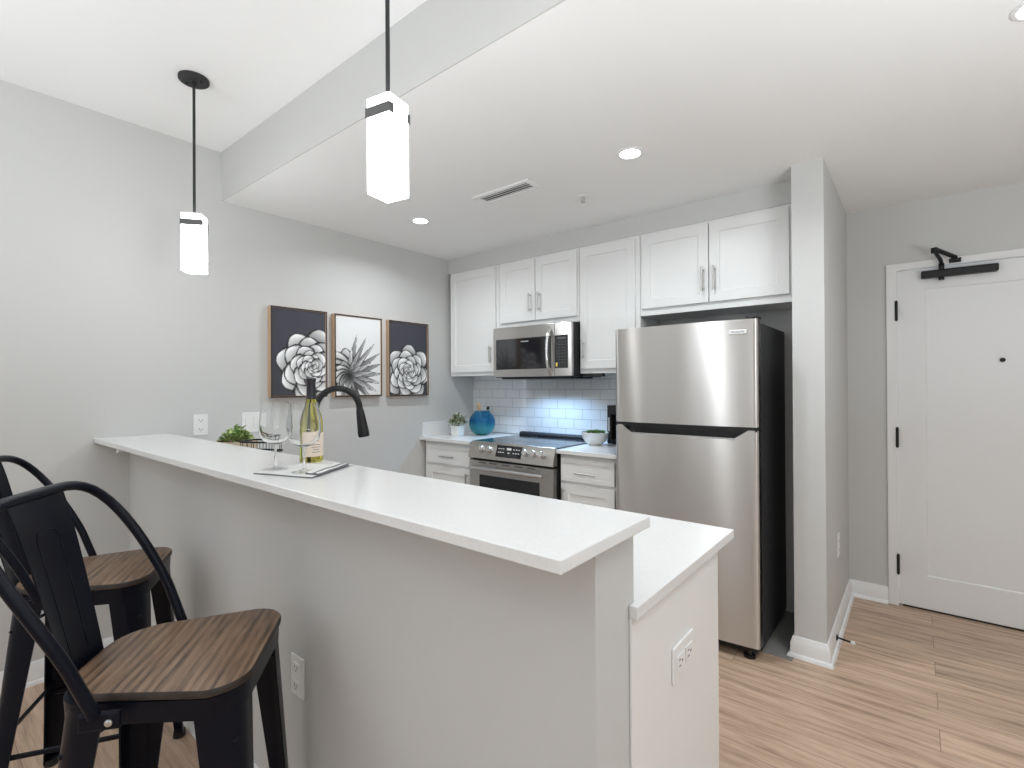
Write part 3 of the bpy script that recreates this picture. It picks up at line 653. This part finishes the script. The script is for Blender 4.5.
pendant('farther frosted pendant light, with its round black canopy in view', .667, -2.492, 1.862, 2.112, math.radians(-37 - 90))
pendant('nearer frosted pendant light hanging over the middle of the bar', 2.062, -2.495, 1.857, 2.107, math.radians(-79 - 90), .077)

# ------------------------------------------------------------------ framed prints
def ink_grid(fn, y0, y1, z0, z1, x, nx=90, nz=140):
    b = bm_new(); V = [[b.verts.new((x, y0 + (y1 - y0) * i / nx, z0 + (z1 - z0) * j / nz)) for i in range(nx + 1)] for j in range(nz + 1)]
    for j in range(nz):
        for i in range(nx): b.faces.new((V[j][i], V[j][i + 1], V[j + 1][i + 1], V[j + 1][i]))
    U = np.array([[i / nx, j / nz * (z1 - z0) / (y1 - y0)] for j in range(nz + 1) for i in range(nx + 1)])
    return b, fn(U)
def petals(U, img, plist):
    for (cx, cy, ang, L, Wd, tip, bright) in plist:          # painted back to front
        d = U - np.array([cx, cy]); c, s = math.cos(ang), math.sin(ang)
        t = (d @ np.array([c, s])) / L; w = d @ np.array([-s, c])
        tt = np.clip(t, 0, 1)
        half = Wd * (np.sin(PI * np.clip(tt, 0, 1) ** .75) ** .55 if tip == 0 else (tt ** .35 * (1 - tt) ** .9) * 1.9) + 1e-6
        k = np.abs(w) / half
        ins = (t > 0) & (t < 1) & (k < 1)
        edge = ins & ((k > .90) | (t > .965))
        shade = bright * (.03 + 1.05 * tt ** 1.25) * (1 - .25 * (w / half)) * (.9 + .1 * k)
        img[ins] = np.clip(shade[ins], .015, .95)[:, None]
        if tip == 0: img[edge] *= .45
    return img
def rosette(cx, cy, R, seed, bg):
    rnd = random.Random(seed)
    rings = [(1.0, 8, .52), (.80, 7, .50), (.62, 7, .44), (.45, 6, .36), (.32, 6, .28), (.20, 5, .19), (.10, 4, .11)]
    def fn(U):
        img = np.tile(np.array(bg), (len(U), 1)).astype(float); pl = []
        for q, (rt, n, Lf) in enumerate(rings):
            for i in range(n):
                a = 2 * PI * (i + .5 * (q % 2)) / n + seed + rnd.uniform(-.09, .09)
                rr = R * rt * rnd.uniform(.95, 1.04); L = R * Lf; d0 = max(rr - L, 0)
                hw = min(PI * rr / n * 1.12, L * .62); br = rnd.uniform(.72, 1.1)
                ox, oy = cx + d0 * math.cos(a), cy + d0 * math.sin(a)
                pl.append((ox, oy, a, L * 1.05, hw * 1.14, 0, .045)); pl.append((ox, oy, a, L, hw, 0, br))
        return petals(U, img, pl)
    return fn
def agave(U):
    img = np.tile(np.array((.76, .76, .76)), (len(U), 1)).astype(float); rnd = random.Random(4); pl = []; ox, oy = .28, .38
    def add(a, L, w, tip, br):
        pl.append((ox, oy, a, L * 1.02, w * 1.25, tip, .06)); pl.append((ox, oy, a, L, w, tip, br))
    for i in range(9): add(math.radians(78 - 15 * i), .86 - .03 * abs(i - 2), .055, 1, rnd.uniform(.35, .75))
    for i in range(7): add(math.radians(100 + 24 * i), .52, .15, 0, rnd.uniform(.6, .9))
    for i in range(8): add(math.radians(-110 + 16 * i), .60, .045, 1, rnd.uniform(.08, .5))
    for i in range(7): add(math.radians(84 - 19 * i), .55, .050, 1, rnd.uniform(.5, .85))
    for i in range(6): add(math.radians(120 + 28 * i), .30, .10, 0, rnd.uniform(.4, .8))
    for i in range(7): add(math.radians(70 - 34 * i), .30, .045, 1, rnd.uniform(.25, .6))
    return petals(U, img, pl)
NAVY = (.05, .05, .066)
def picture(label, y0, y1, z0, z1, fn):
    t = thing('framed_print', label, 'picture', (0.001, (y0 + y1) / 2, z0), 'succulent prints on the left wall')
    d = .042; w = .009
    b = bm_new()
    for q in ((y0, y0 + w, z0, z1), (y1 - w, y1, z0, z1), (y0 + w, y1 - w, z0, z0 + w), (y0 + w, y1 - w, z1 - w, z1)): box(b, .001, d, *q)
    for f in b.faces:
        f.normal_update()
        if f.calc_center_median().x > d - 1e-4: f.material_index = 1
    obj('frame', b, ['frame_wood', 'frame_face'], t)
    b, ink = ink_grid(fn, y0 + w + .002, y1 - w - .002, z0 + w + .002, z1 - w - .002, d - .006)
    o = obj('canvas', b, 'art_print', t); me = o.data
    ca = me.color_attributes.new('ink', 'FLOAT_COLOR', 'POINT')
    ca.data.foreach_set('color', np.hstack([ink, np.ones((len(ink), 1))]).astype(np.float32).ravel())
    b = bm_new(); box(b, .001, d - .008, y0 + w, y1 - w, z0 + w, z1 - w); obj('backing', b, 'frame_wood', t)
picture('framed print of a white rosette on navy, leftmost of three by the wine bottle', -1.868, -1.487, 1.281, 1.858, rosette(.74, .54, .68, 1.3, NAVY))
picture('framed print of pointed leaves on white, middle of the three', -1.431, -1.041, 1.277, 1.855, agave)
picture('framed print of a full rosette on navy, rightmost and nearest the cabinets', -.9755, -.584, 1.272, 1.855, rosette(.48, .46, .60, 3.1, NAVY))

# ------------------------------------------------------------------ bar stools
def make_stool():
    t = thing('bar_stool', 'x', 'bar stool', (0, 0, 0), 'metal bar stools at the bar')
    wf, wr, dd, rf, rr, zs = .190, .158, .190, .075, .115, .742
    def outline(g=0.0, rr=rr):
        P = []
        for cx, cy, r, a0 in ((wf - g, dd - g, rf - g * .5, 0), (-wf + g, dd - g, rf - g * .5, 90), (-wr + g, -dd + .010 + g, rr - g * .5, 180), (wr - g, -dd + .010 + g, rr - g * .5, 270)):
            ox, oy = cx - math.copysign(r, cx), cy - math.copysign(r, cy)
            for k in range(8):
                a = math.radians(a0 + 90 * k / 7); P.append((ox + r * math.cos(a), oy + r * math.sin(a)))
        return P
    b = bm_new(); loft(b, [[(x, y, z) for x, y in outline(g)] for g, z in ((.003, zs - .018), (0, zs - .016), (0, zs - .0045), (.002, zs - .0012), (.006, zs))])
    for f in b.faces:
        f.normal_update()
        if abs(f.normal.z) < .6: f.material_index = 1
    obj('seat', b, ['seat_wood', 'seat_side_shade'], t, smooth=35)
    b = bm_new(); loft(b, [[(x, y, z) for x, y in outline(g, .072)] for g, z in ((.012, zs - .066), (.006, zs - .064), (.004, zs - .0205), (.012, zs - .0190))]); obj('seat_pan', b, 'stool_metal', t, smooth=35)
    # legs: rounded-corner sheet metal channels, wide at the top
    def leg(sx, sy):
        b = bm_new(); rings = []
        top = Vector((sx * (wf - .013 if sy > 0 else wr - .002), sy * (dd - (.011 if sy > 0 else .028)), zs - .030)); bot = Vector((sx * .206, sy * .212, .012))
        for f in (0, .08, .35, .7, .93, 1):
            c = top.lerp(bot, f); w = .088 + (.036 - .088) * min(1, f * 1.02); rc = w * .62; th = .004
            out, inn = [], []
            pts = [(-w, 0)] + [(-rc + rc * math.sin(PI / 2 * k / 7), -rc + rc * math.cos(PI / 2 * k / 7)) for k in range(8)] + [(0, -w)]
            ri = rc - th
            pin = [(-w, -th)] + [(-rc + ri * math.sin(PI / 2 * k / 7), -rc + ri * math.cos(PI / 2 * k / 7)) for k in range(8)] + [(-th, -w)]
            rings.append([(c.x + sx * px, c.y + sy * py, c.z) for px, py in pts + pin[::-1]])
        loft(b, rings); l = obj('leg', b, 'stool_metal', t, smooth=40)
        b = bm_new(); c = bot + Vector((-sx * .016, -sy * .016, -.012)); lathe(b, [(.021, 0), (.022, .006), (.020, .022)], c, 16); obj('foot_cap', b, 'black_plastic', l, smooth=40)
        b = bm_new(); c = top.lerp(bot, .40); lathe(b, [(.004, 0), (.004, .003)], (0, 0, 0), 10)
    for sx in (-1, 1):
        for sy in (-1, 1): leg(sx, sy)
    def legpt(sx, sy, z):
        top = Vector((sx * (wf - .013 if sy > 0 else wr - .002), sy * (dd - (.011 if sy > 0 else .028)), zs - .030)); bot = Vector((sx * .206, sy * .212, .012))
        c = top.lerp(bot, (top.z - z) / (top.z - bot.z)); return c + Vector((-sx * .012, -sy * .012, 0))
    for (a, c, z) in (((-1, -1), (-1, 1), .262), ((1, -1), (1, 1), .262), ((-1, -1), (1, -1), .30), ((-1, 1), (1, 1), .262)):
        b = bm_new(); tube(b, [legpt(*a, z), legpt(*c, z)], .0085, 8, flat=.6); obj('footrest' if a[1] == 1 else 'stretcher', b, 'stool_metal', t, smooth=40)
    for s in (-1, 1):
        b = bm_new(); a, c = legpt(-s, -1, .62), legpt(s, 1, .62); m_ = (a + c) / 2 + Vector((0, 0, .045 + .008 * s))
        tube(b, [a, a.lerp(m_, .55) + Vector((0, 0, .012)), m_, c.lerp(m_, .55) + Vector((0, 0, .012)), c], .005, 8); obj('cross_brace', b, 'stool_metal', t, smooth=60)
    # back hoop
    w0, wt, n, y0, z0, y1, dz, aa = .192, .236, 4.6, -.070, .712, -.290, .405, 1.30
    P = []
    for k in range(61):
        th = PI * k / 60; th = min(max(th, 1e-4), PI - 1e-4); c, s = math.cos(th), math.sin(th); h = s ** (2 / n)
        X = (w0 + (wt - w0) * h) * math.copysign(abs(c) ** (2 / n), c); P.append((X, y0 + (y1 - y0) * h ** aa, z0 + dz * h))
    # resample evenly
    Q = [Vector(p) for p in P]; cum = [0]
    for a, c in zip(Q[:-1], Q[1:]): cum.append(cum[-1] + (c - a).length)
    pts = []
    for k in range(49):
        d = cum[-1] * k / 48; pts.append(tuple(float(np.interp(d, cum, [q[i] for q in Q])) for i in range(3)))
    b = bm_new(); tube(b, pts, .0115, 12); obj('back_hoop', b, 'stool_metal', t, smooth=60)
    for s in (-1, 1):
        b = bm_new(); box(b, s * .183, s * .196, -.100, -.028, zs - .052, zs - .018); br_ = obj('bracket', b, 'stool_metal', t, bevel=.004)
        b = bm_new(); tube(b, [(s * .195, -.045, zs - .036), (s * .2, -.045, zs - .036), (s * .202, -.045, zs - .036)], [.007, .007, .004], 10); obj('bolt', b, 'nickel', br_, smooth=40, label='bright bolt head')
    # splat: pressed sheet with a raised outline
    b = bm_new(); nu, nv = 18, 28; F, B_ = [], []
    ht, hb, yb, zt, zb = .086, .064, -.186, z0 + dz - .002, zs - .040
    for j in range(nv + 1):
        v = j / nv; hw = ht + (hb - ht) * v; row, rowb = [], []
        for i in range(nu + 1):
            u = -1 + 2 * i / nu; x = hw * u
            y = y1 + (yb - y1) * (v ** .85) - .008 * (1 - u * u)
            z = zt + (zb - zt) * v
            row.append(b.verts.new((x, y + .0015, z))); rowb.append(b.verts.new((x, y - .0015, z)))
        F.append(row); B_.append(rowb)
    for j in range(nv):
        for i in range(nu):
            b.faces.new((F[j][i], F[j][i + 1], F[j + 1][i + 1], F[j + 1][i])); b.faces.new((B_[j][i + 1], B_[j][i], B_[j + 1][i], B_[j + 1][i + 1]))
    for j in range(nv):
        for i in (0, nu): b.faces.new((F[j][i], F[j + 1][i], B_[j + 1][i], B_[j][i]))
    for i in range(nu):
        for j in (0, nv): b.faces.new((F[j][i], F[j][i + 1], B_[j][i + 1], B_[j][i]))
    sl = obj('splat', b, 'stool_metal', t, smooth=50)
    def sp(u, v):
        hw = ht + (hb - ht) * v
        return (hw * u, y1 + (yb - y1) * (v ** .85) - .008 * (1 - u * u) + .0017, zt + (zb - zt) * v)
    b = bm_new(); path = [sp(-.42, v) for v in np.linspace(.86, .24, 14)] + [sp(-.40 + .1 * k * .8, .205 - .012 * math.sin(PI * k / 10)) for k in range(1, 10)] + [sp(.42, v) for v in np.linspace(.24, .86, 14)]
    tube(b, path, .0013, 6); obj('rib', b, 'stool_metal', sl, smooth=60)
    return t
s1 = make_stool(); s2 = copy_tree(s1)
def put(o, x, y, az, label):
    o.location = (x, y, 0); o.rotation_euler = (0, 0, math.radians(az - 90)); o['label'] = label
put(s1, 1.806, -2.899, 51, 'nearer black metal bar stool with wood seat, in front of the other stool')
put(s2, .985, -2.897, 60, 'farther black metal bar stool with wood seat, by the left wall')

# ------------------------------------------------------------------ things on the bar
ZB, ZC = 1.1016, .9393
def wine_glass(label, x, y, h, rb):
    t = thing('wine_glass', label, 'wine glass', (x, y, ZB + .0072), 'wine glasses on the bar')
    z = ZB + .0072; st = h * .36; hb_ = h - st
    b = bm_new(); lathe(b, [(.0335, 0), (.034, .0012), (.018, .0035), (.006, .0078)], (x, y, z), 36); obj('foot', b, 'clear_glass', t, smooth=60)
    out = [(.0058, .008), (.0036, .02), (.0034, st * .8), (.006, st)]
    bowl = [(.018, .02), (.034, .085), (.045, .19), (.0492, .34), (.0495, .45), (.047, .65), (.0435, .85), (.041, 1.0)]
    out += [(r * rb / .0495, st + f * hb_) for r, f in bowl]
    inn = [(r * rb / .0495 - .0011, st + f * hb_ + (.0 if f == 1 else .0015)) for r, f in bowl[::-1]] + [(.004, st + .004)]
    b = bm_new(); lathe(b, out + inn, (x, y, z), 36); obj('bowl', b, 'bowl_glass', t, smooth=60)
wine_glass('stemmed wine glass on the cloth, left and larger of the pair', 1.668, -2.610, .200, .0450)
wine_glass('stemmed wine glass on the cloth, overlapping the bottle', 1.785, -2.584, .198, .0462)
bx, by = 1.572, -2.4450
wb_ = thing('wine_bottle', 'green-gold wine bottle with black foil neck standing on the bar', 'bottle', (bx, by, ZB))
b = bm_new(); prof = [(.032, 0.0002), (.0362, .003), (.0375, .010), (.0375, .115), (.0362, .133), (.031, .158), (.023, .182), (.0158, .205), (.0138, .220), (.0135, .268), (.015, .269), (.015, .276), (.0132, .278)]
lathe(b, prof, (bx, by, ZB), 40); obj('bottle_body', b, 'bottle_glass', wb_, smooth=50)
b = bm_new(); lathe(b, [(.0160, .209), (.0147, .222), (.0144, .266), (.0160, .268), (.0160, .2775), (.0137, .2792)], (bx, by, ZB), 32, capb=False); obj('foil', b, 'foil_black', wb_, smooth=50)
b = bm_new(); n = 30; a0, a1 = math.radians(-75), math.radians(75)
for zz0, zz1 in ((.020, .098),):
    A = [b.verts.new((bx + .0379 * math.cos(a0 + (a1 - a0) * k / n), by + .0379 * math.sin(a0 + (a1 - a0) * k / n), ZB + zz0)) for k in range(n + 1)]
    B2 = [b.verts.new((bx + .0379 * math.cos(a0 + (a1 - a0) * k / n), by + .0379 * math.sin(a0 + (a1 - a0) * k / n), ZB + zz1)) for k in range(n + 1)]
    for k in range(n): b.faces.new((A[k], A[k + 1], B2[k + 1], B2[k]))
lb = obj('paper_label', b, 'label_paper', wb_, smooth=60)
b = bm_new()
for zz, w in ((.080, .35), (.070, .25), (.058, .4), (.050, .4), (.042, .3), (.034, .35)):
    am = math.radians(-5); m2 = 8
    A = [b.verts.new((bx + .0381 * math.cos(am - w + 2 * w * k / m2), by + .0381 * math.sin(am - w + 2 * w * k / m2), ZB + zz)) for k in range(m2 + 1)]
    B2 = [b.verts.new((v.co.x, v.co.y, v.co.z + .0018)) for v in A]
    for k in range(m2): b.faces.new((A[k], A[k + 1], B2[k + 1], B2[k]))
obj('print_lines', b, 'lettering_grey', lb)
# folded striped cloth
def sheet(bm, A, B, C, D, z0, z1, nu=24, nv=14, amp=.0012, seed=0, stripe=None, mi=0):
    A, B, C, D = (Vector((*p, 0)) for p in (A, B, C, D)); rnd = random.Random(seed)
    ph = [rnd.uniform(0, 6) for _ in range(4)]; T, Bt = [], []
    for j in range(nv + 1):
        rt, rb2 = [], []
        for i in range(nu + 1):
            u, v = i / nu, j / nv; p = (A.lerp(B, u)).lerp(D.lerp(C, u), v)
            w = amp * (math.sin(9 * u + ph[0] + 3 * v) + math.sin(13 * v + ph[1]) * .7)
            e = min(u, 1 - u, v, 1 - v); rd = .0 if e > .03 else (.03 - e) / .03 * .0012
            rt.append(bm.verts.new((p.x, p.y, z1 + w - rd))); rb2.append(bm.verts.new((p.x, p.y, z0)))
        T.append(rt); Bt.append(rb2)
    def idx(i):
        u = (i + .5) / nu
        return 1 if stripe and any(a < u < c for a, c in stripe) else mi
    for j in range(nv):
        for i in range(nu):
            bm.faces.new((T[j][i], T[j][i + 1], T[j + 1][i + 1], T[j + 1][i])).material_index = idx(i); bm.faces.new((Bt[j][i + 1], Bt[j][i], Bt[j + 1][i], Bt[j + 1][i + 1]))
    for i in range(nu):
        bm.faces.new((T[0][i + 1], T[0][i], Bt[0][i], Bt[0][i + 1])).material_index = 1; bm.faces.new((T[nv][i], T[nv][i + 1], Bt[nv][i + 1], Bt[nv][i])).material_index = 1
    for j in range(nv):
        bm.faces.new((T[j][0], T[j + 1][0], Bt[j + 1][0], Bt[j][0])).material_index = 1; bm.faces.new((T[j + 1][nu], T[j][nu], Bt[j][nu], Bt[j + 1][nu])).material_index = 1
tw = thing('table_cloth', 'folded white cloth with dark grey edges under the wine glasses', 'cloth', (1.72, -2.54, ZB))
b = bm_new(); sheet(b, (1.664, -2.672), (1.868, -2.606), (1.765, -2.428), (1.615, -2.500), ZB + .0006, ZB + .0058, amp=.0004); obj('lower_fold', b, ['towel_cloth', 'towel_stripe'], tw, smooth=40)
b = bm_new(); sheet(b, (1.822, -2.600), (1.862, -2.586), (1.772, -2.432), (1.728, -2.452), ZB + .0062, ZB + .0125, 10, 16, .0008, 3, [(.55, .8)]); obj('upper_fold', b, ['towel_cloth', 'towel_stripe'], tw, smooth=40)
b = bm_new(); rnd = random.Random(5)
for k in range(16):
    f = k / 15; p = Vector((1.728, -2.452, 0)).lerp(Vector((1.774, -2.431, 0)), f); d = Vector((-.05 + rnd.uniform(-.3, .3), 1, 0)).normalized()
    tube(b, [(p.x, p.y - .002, ZB + .006), (p.x + d.x * .008, p.y + d.y * .008, ZB + .006), (p.x + d.x * .018, min(p.y + d.y * .020, -2.407), ZB + .0025)], .0012, 5)
obj('fringe', b, 'towel_cloth', tw, smooth=60)

# ------------------------------------------------------------------ things on the lower counter behind the bar
fc = thing('kitchen_faucet', 'black gooseneck faucet rising behind the wine bottle', 'faucet', (1.355, -2.335, ZC))
fx, fy = 1.395, -2.330
b = bm_new(); lathe(b, [(.027, .0002), (.027, .008), (.019, .016), (.017, .06), (.0135, .075)], (fx, fy, ZC), 24); obj('base', b, 'black_metal', fc, smooth=40)
dirv = Vector((.52, .85, 0)).normalized(); pts = []
zt, rad = 1.2655, .0790
pts.append((fx, fy, ZC + .06)); pts.append((fx, fy, 1.12)); pts.append((fx, fy, zt - .03))
for k in range(0, 15):
    a = PI - math.radians(178) * k / 14; c = Vector((fx, fy, zt)) + dirv * (rad + rad * math.cos(a)); pts.append((c.x, c.y, zt + rad * math.sin(a)))
b = bm_new(); tube(b, pts, .0120, 16); obj('spout', b, 'black_metal', fc, smooth=60)
e = Vector(pts[-1]); d2 = (Vector(pts[-1]) - Vector(pts[-2])).normalized()
b = bm_new(); tube(b, [e, e + d2 * .014, e + d2 * .055, e + d2 * .098, e + d2 * .112], [.0125, .0150, .0185, .0220, .0205], 18); obj('spray_head', b, 'black_metal', fc, smooth=50)
b = bm_new(); tube(b, [(fx + .01, fy, ZC + .045), (fx + .045, fy, ZC + .048), (fx + .09, fy - .005, ZC + .07)], [.009, .007, .005], 10); obj('lever', b, 'black_metal', fc, smooth=60)

def leaf(bm, base, d, up, L, Wd, bend=.25, mi=0, n=4):
    d = Vector(d).normalized(); up = Vector(up); side = d.cross(up)
    side = side.normalized() if side.length > 1e-4 else Vector((1, 0, 0)); nrm = side.cross(d).normalized()
    base = Vector(base); P = []
    for k in range(n + 1):
        f = k / n; w = Wd * (math.sin(PI * min(1, f * .92 + .06)) ** .8); c = base + d * (L * f) - nrm * (bend * L * f * f)
        P.append((bm.verts.new(c - side * w / 2 + nrm * w * .12), bm.verts.new(c), bm.verts.new(c + side * w / 2 + nrm * w * .12)))
    for a, c in zip(P[:-1], P[1:]):
        for i in range(2): bm.faces.new((a[i], a[i + 1], c[i + 1], c[i])).material_index = mi
def bush(bm, c, r, h, n, L, Wd, seed, flat=.5):
    rnd = random.Random(seed); c = Vector(c)
    for i in range(n):
        a = rnd.uniform(0, 2 * PI); f = rnd.random() ** .6; el = rnd.uniform(.05, 1.4)
        p = c + Vector((math.cos(a) * r * f, math.sin(a) * r * f, h * (1 - f * f * .8) * rnd.uniform(.25, 1)))
        d = Vector((math.cos(a) * math.cos(el), math.sin(a) * math.cos(el), math.sin(el) * flat + .15)) + Vector((rnd.uniform(-.4, .4), rnd.uniform(-.4, .4), rnd.uniform(-.2, .3)))
        leaf(bm, p, d, (rnd.uniform(-.3, .3), rnd.uniform(-.3, .3), 1), L * rnd.uniform(.7, 1.2), Wd * rnd.uniform(.7, 1.2), rnd.uniform(0, .5))
    for i in range(10):
        a = rnd.uniform(0, 2 * PI); tube(bm, [c - Vector((0, 0, .02)), c + Vector((math.cos(a) * r * .5, math.sin(a) * r * .5, h * .5))], .0015, 5)
px, py = .560, -2.275
pt = thing('potted_plant', 'bushy green plant in a beige round pot behind the bar', 'plant', (px, py, ZC))
b = bm_new(); lathe(b, [(.062, .0003), (.074, .01), (.088, .10), (.093, .140), (.093, .150), (.086, .150), (.083, .135)], (px, py, ZC), 36, capt=False); obj('pot', b, 'woven_beige', pt, smooth=50)
b = bm_new(); lathe(b, [(.083, .128), (.083, .134)], (px, py, ZC), 24); obj('soil', b, 'soil', pt)
b = bm_new(); bush(b, (px, py, ZC + .140), .062, .075, 300, .026, .017, 3); obj('foliage', b, 'leaf_green', pt, smooth=180)
# dish rack
rk = thing('dish_rack', 'black wire dish rack beside the green plant behind the bar', 'dish rack', (.83, -2.25, ZC))
Rm = Matrix.Rotation(math.radians(28), 3, 'Z'); rc_ = Vector((.795, -2.262, 0))
def rkp(x, y, z): return tuple(rc_ + Rm @ Vector((x, y, 0)) + Vector((0, 0, ZC + z)))
def rr_(hx, hy, z, r=.02): 
    P = []
    for cx, cy, a0 in ((hx - r, hy - r, 0), (-hx + r, hy - r, 90), (-hx + r, -hy + r, 180), (hx - r, -hy + r, 270)):
        for k in range(5): a = math.radians(a0 + 22.5 * k); P.append(rkp(cx + r * math.cos(a), cy + r * math.sin(a), z))
    return P
b = bm_new(); tube(b, rr_(.078, .055, .162), .0042, 8, closed=True); tube(b, rr_(.078, .055, .115), .0042, 8, closed=True); tube(b, rr_(.070, .050, .02), .0035, 8, closed=True); obj('rim', b, 'black_metal', rk, smooth=60)
b = bm_new()
for i in range(-2, 3):
    for s in (-1, 1): tube(b, [rkp(i * .030, s * .0485, .02), rkp(i * .033, s * .0535, .162)], .0014, 6)
    tube(b, [rkp(i * .030, -.049, .02), rkp(i * .030, .049, .02)], .0014, 6)
for i in range(-1, 2):
    for s in (-1, 1): tube(b, [rkp(s * .069, i * .026, .02), rkp(s * .0765, i * .028, .162)], .0014, 6)
obj('wires', b, 'black_metal', rk, smooth=60)
b = bm_new()
for i in (-1, 1):
    for j in (-1, 1): tube(b, [rkp(i * .062, j * .042, .0005), rkp(i * .062, j * .042, .02)], .005, 8)
obj('feet', b, 'black_plastic', rk, smooth=60)

# ------------------------------------------------------------------ things on the back counters
px, py = .195, -.405
pt = thing('potted_plant', 'small variegated plant in a white square pot in the left corner', 'plant', (px, py, ZB2))
b = bm_new(); loft(b, [[(px + s * sx, py + s * sy, ZB2 + z) for sx, sy in ((-1, -1), (1, -1), (1, 1), (-1, 1))] for s, z in ((.034, .0003), (.036, .003), (.042, .086), (.038, .086), (.037, .074))]); obj('pot', b, 'white_ceramic', pt, bevel=.003)
b = bm_new(); loft(b, [[(px + .036 * sx, py + .036 * sy, ZB2 + z) for sx, sy in ((-1, -1), (1, -1), (1, 1), (-1, 1))] for z in (.074, .078)]); obj('soil', b, 'soil', pt)
b = bm_new(); bush(b, (px, py, ZB2 + .08), .055, .10, 150, .042, .019, 8, .7); obj('foliage', b, 'leaf_variegated', pt, smooth=180)
vx, vy = .315, -.235
vs_ = thing('glass_vase', 'round blue and teal glass vase holding kitchen utensils', 'vase', (vx, vy, ZB2))
b = bm_new(); prof = []
for k in range(19):
    a = -1.28 + 2.25 * k / 18; prof.append((.112 * math.cos(a) ** .9, .1 + .106 * math.sin(a)))
prof = [(r, z + .0003 - prof[0][1]) for r, z in prof]; zt_ = prof[-1][1]
prof += [(prof[-1][0] + .003, zt_ + .012), (prof[-1][0] - .003, zt_ + .013)] + [(r - .005, z + .002) for r, z in prof[::-1] if r > .03][0:17]
lathe(b, prof, (vx, vy, ZB2), 40, capt=True); obj('vessel', b, 'blue_glass', vs_, smooth=50)
sp_ = thing('wooden_spoon', 'wooden spoon standing in the blue glass vase', 'spoon', (vx, vy, ZB2 + .03))
b = bm_new(); tube(b, [(vx + .010, vy, ZB2 + .03), (vx - .020, vy - .01, ZB2 + .20)], .005, 8); obj('handle', b, 'spoon_wood', sp_, smooth=60)
b = bm_new(); tube(b, [(vx - .020, vy - .010, ZB2 + .198), (vx - .022, vy - .011, ZB2 + .215), (vx - .027, vy - .013, ZB2 + .245), (vx - .030, vy - .014, ZB2 + .262), (vx - .031, vy - .0145, ZB2 + .268)], [.006, .016, .024, .016, .004], 12, flat=.35); obj('bowl', b, 'spoon_wood', sp_, smooth=60)
sp_ = thing('spatula', 'black-handled utensil standing in the blue glass vase', 'utensil', (vx, vy, ZB2 + .03))
b = bm_new(); tube(b, [(vx + .004, vy + .008, ZB2 + .03), (vx + .051, vy + .014, ZB2 + .216)], .0045, 8); obj('shaft', b, 'nickel', sp_, smooth=60)
b = bm_new(); tube(b, [(vx + .0500, vy + .0139, ZB2 + .211), (vx + .0515, vy + .014, ZB2 + .217), (vx + .056, vy + .0146, ZB2 + .234), (vx + .058, vy + .0148, ZB2 + .241)], [.008, .013, .013, .008], 12); obj('grip', b, 'black_plastic', sp_, smooth=60)
qx, qy = 1.415, -.275
pt = thing('potted_plant', 'green succulents in a round white bowl right of the stove', 'plant', (qx, qy, ZB2))
b = bm_new(); lathe(b, [(.040, .0003), (.044, .004), (.068, .022), (.086, .05), (.094, .088), (.091, .089), (.082, .052), (.055, .03), (.01, .026)], (qx, qy, ZB2), 40, capt=True); obj('bowl', b, 'white_ceramic', pt, smooth=50)
b = bm_new(); lathe(b, [(.082, .062), (.086, .072), (.03, .078)], (qx, qy, ZB2), 28); obj('soil', b, 'soil', pt, smooth=50)
b = bm_new(); rnd = random.Random(11)
for i in range(9):
    a = i * 2.4; rr0 = .058 * math.sqrt(i / 9); c = (qx + rr0 * math.cos(a), qy + rr0 * math.sin(a), ZB2 + .078)
    for k in range(22):
        f = k / 22; aa = k * 2.4; el = .25 + 1.1 * f
        leaf(b, c, (math.cos(aa) * math.cos(el), math.sin(aa) * math.cos(el), math.sin(el)), (0, 0, 1), .034 - .012 * f, .014, -.25)
obj('foliage', b, 'leaf_succulent', pt, smooth=180)
# coffee maker, half hidden by the refrigerator
cm = thing('coffee_maker', 'tall black coffee maker half hidden behind the refrigerator', 'coffee maker', (1.53, -.10, ZB2))
cx0, cx1 = 1.450, 1.61
b = bm_new(); box(b, cx0 + .034, cx1, -.17, -.035, ZB2 + .0003, ZB2 + .030); obj('base', b, 'black_plastic', cm, bevel=.004)
b = bm_new(); box(b, cx0, cx0 + .033, -.165, -.035, ZB2 + .0003, ZB2 + .272); obj('water_tank', b, 'black_plastic', cm, bevel=.004)
b = bm_new(); box(b, cx0 + .0335, cx1, -.085, -.035, ZB2 + .0305, ZB2 + .205); obj('back_column', b, 'black_plastic', cm, bevel=.003)
b = bm_new(); box(b, cx0 + .0335, cx1, -.17, -.035, ZB2 + .2055, ZB2 + .272); obj('head', b, 'black_plastic', cm, bevel=.005)
b = bm_new(); lathe(b, [(.030, .031), (.036, .042), (.037, .09), (.031, .13), (.028, .145), (.029, .15)], (cx0 + .085, -.127, ZB2), 28); obj('carafe', b, 'black_glass', cm, smooth=50)
b = bm_new(); box(b, cx0 + .011, cx0 + .019, -.1668, -.1648, ZB2 + .09, ZB2 + .185); obj('water_gauge', b, 'lettering_white', cm)
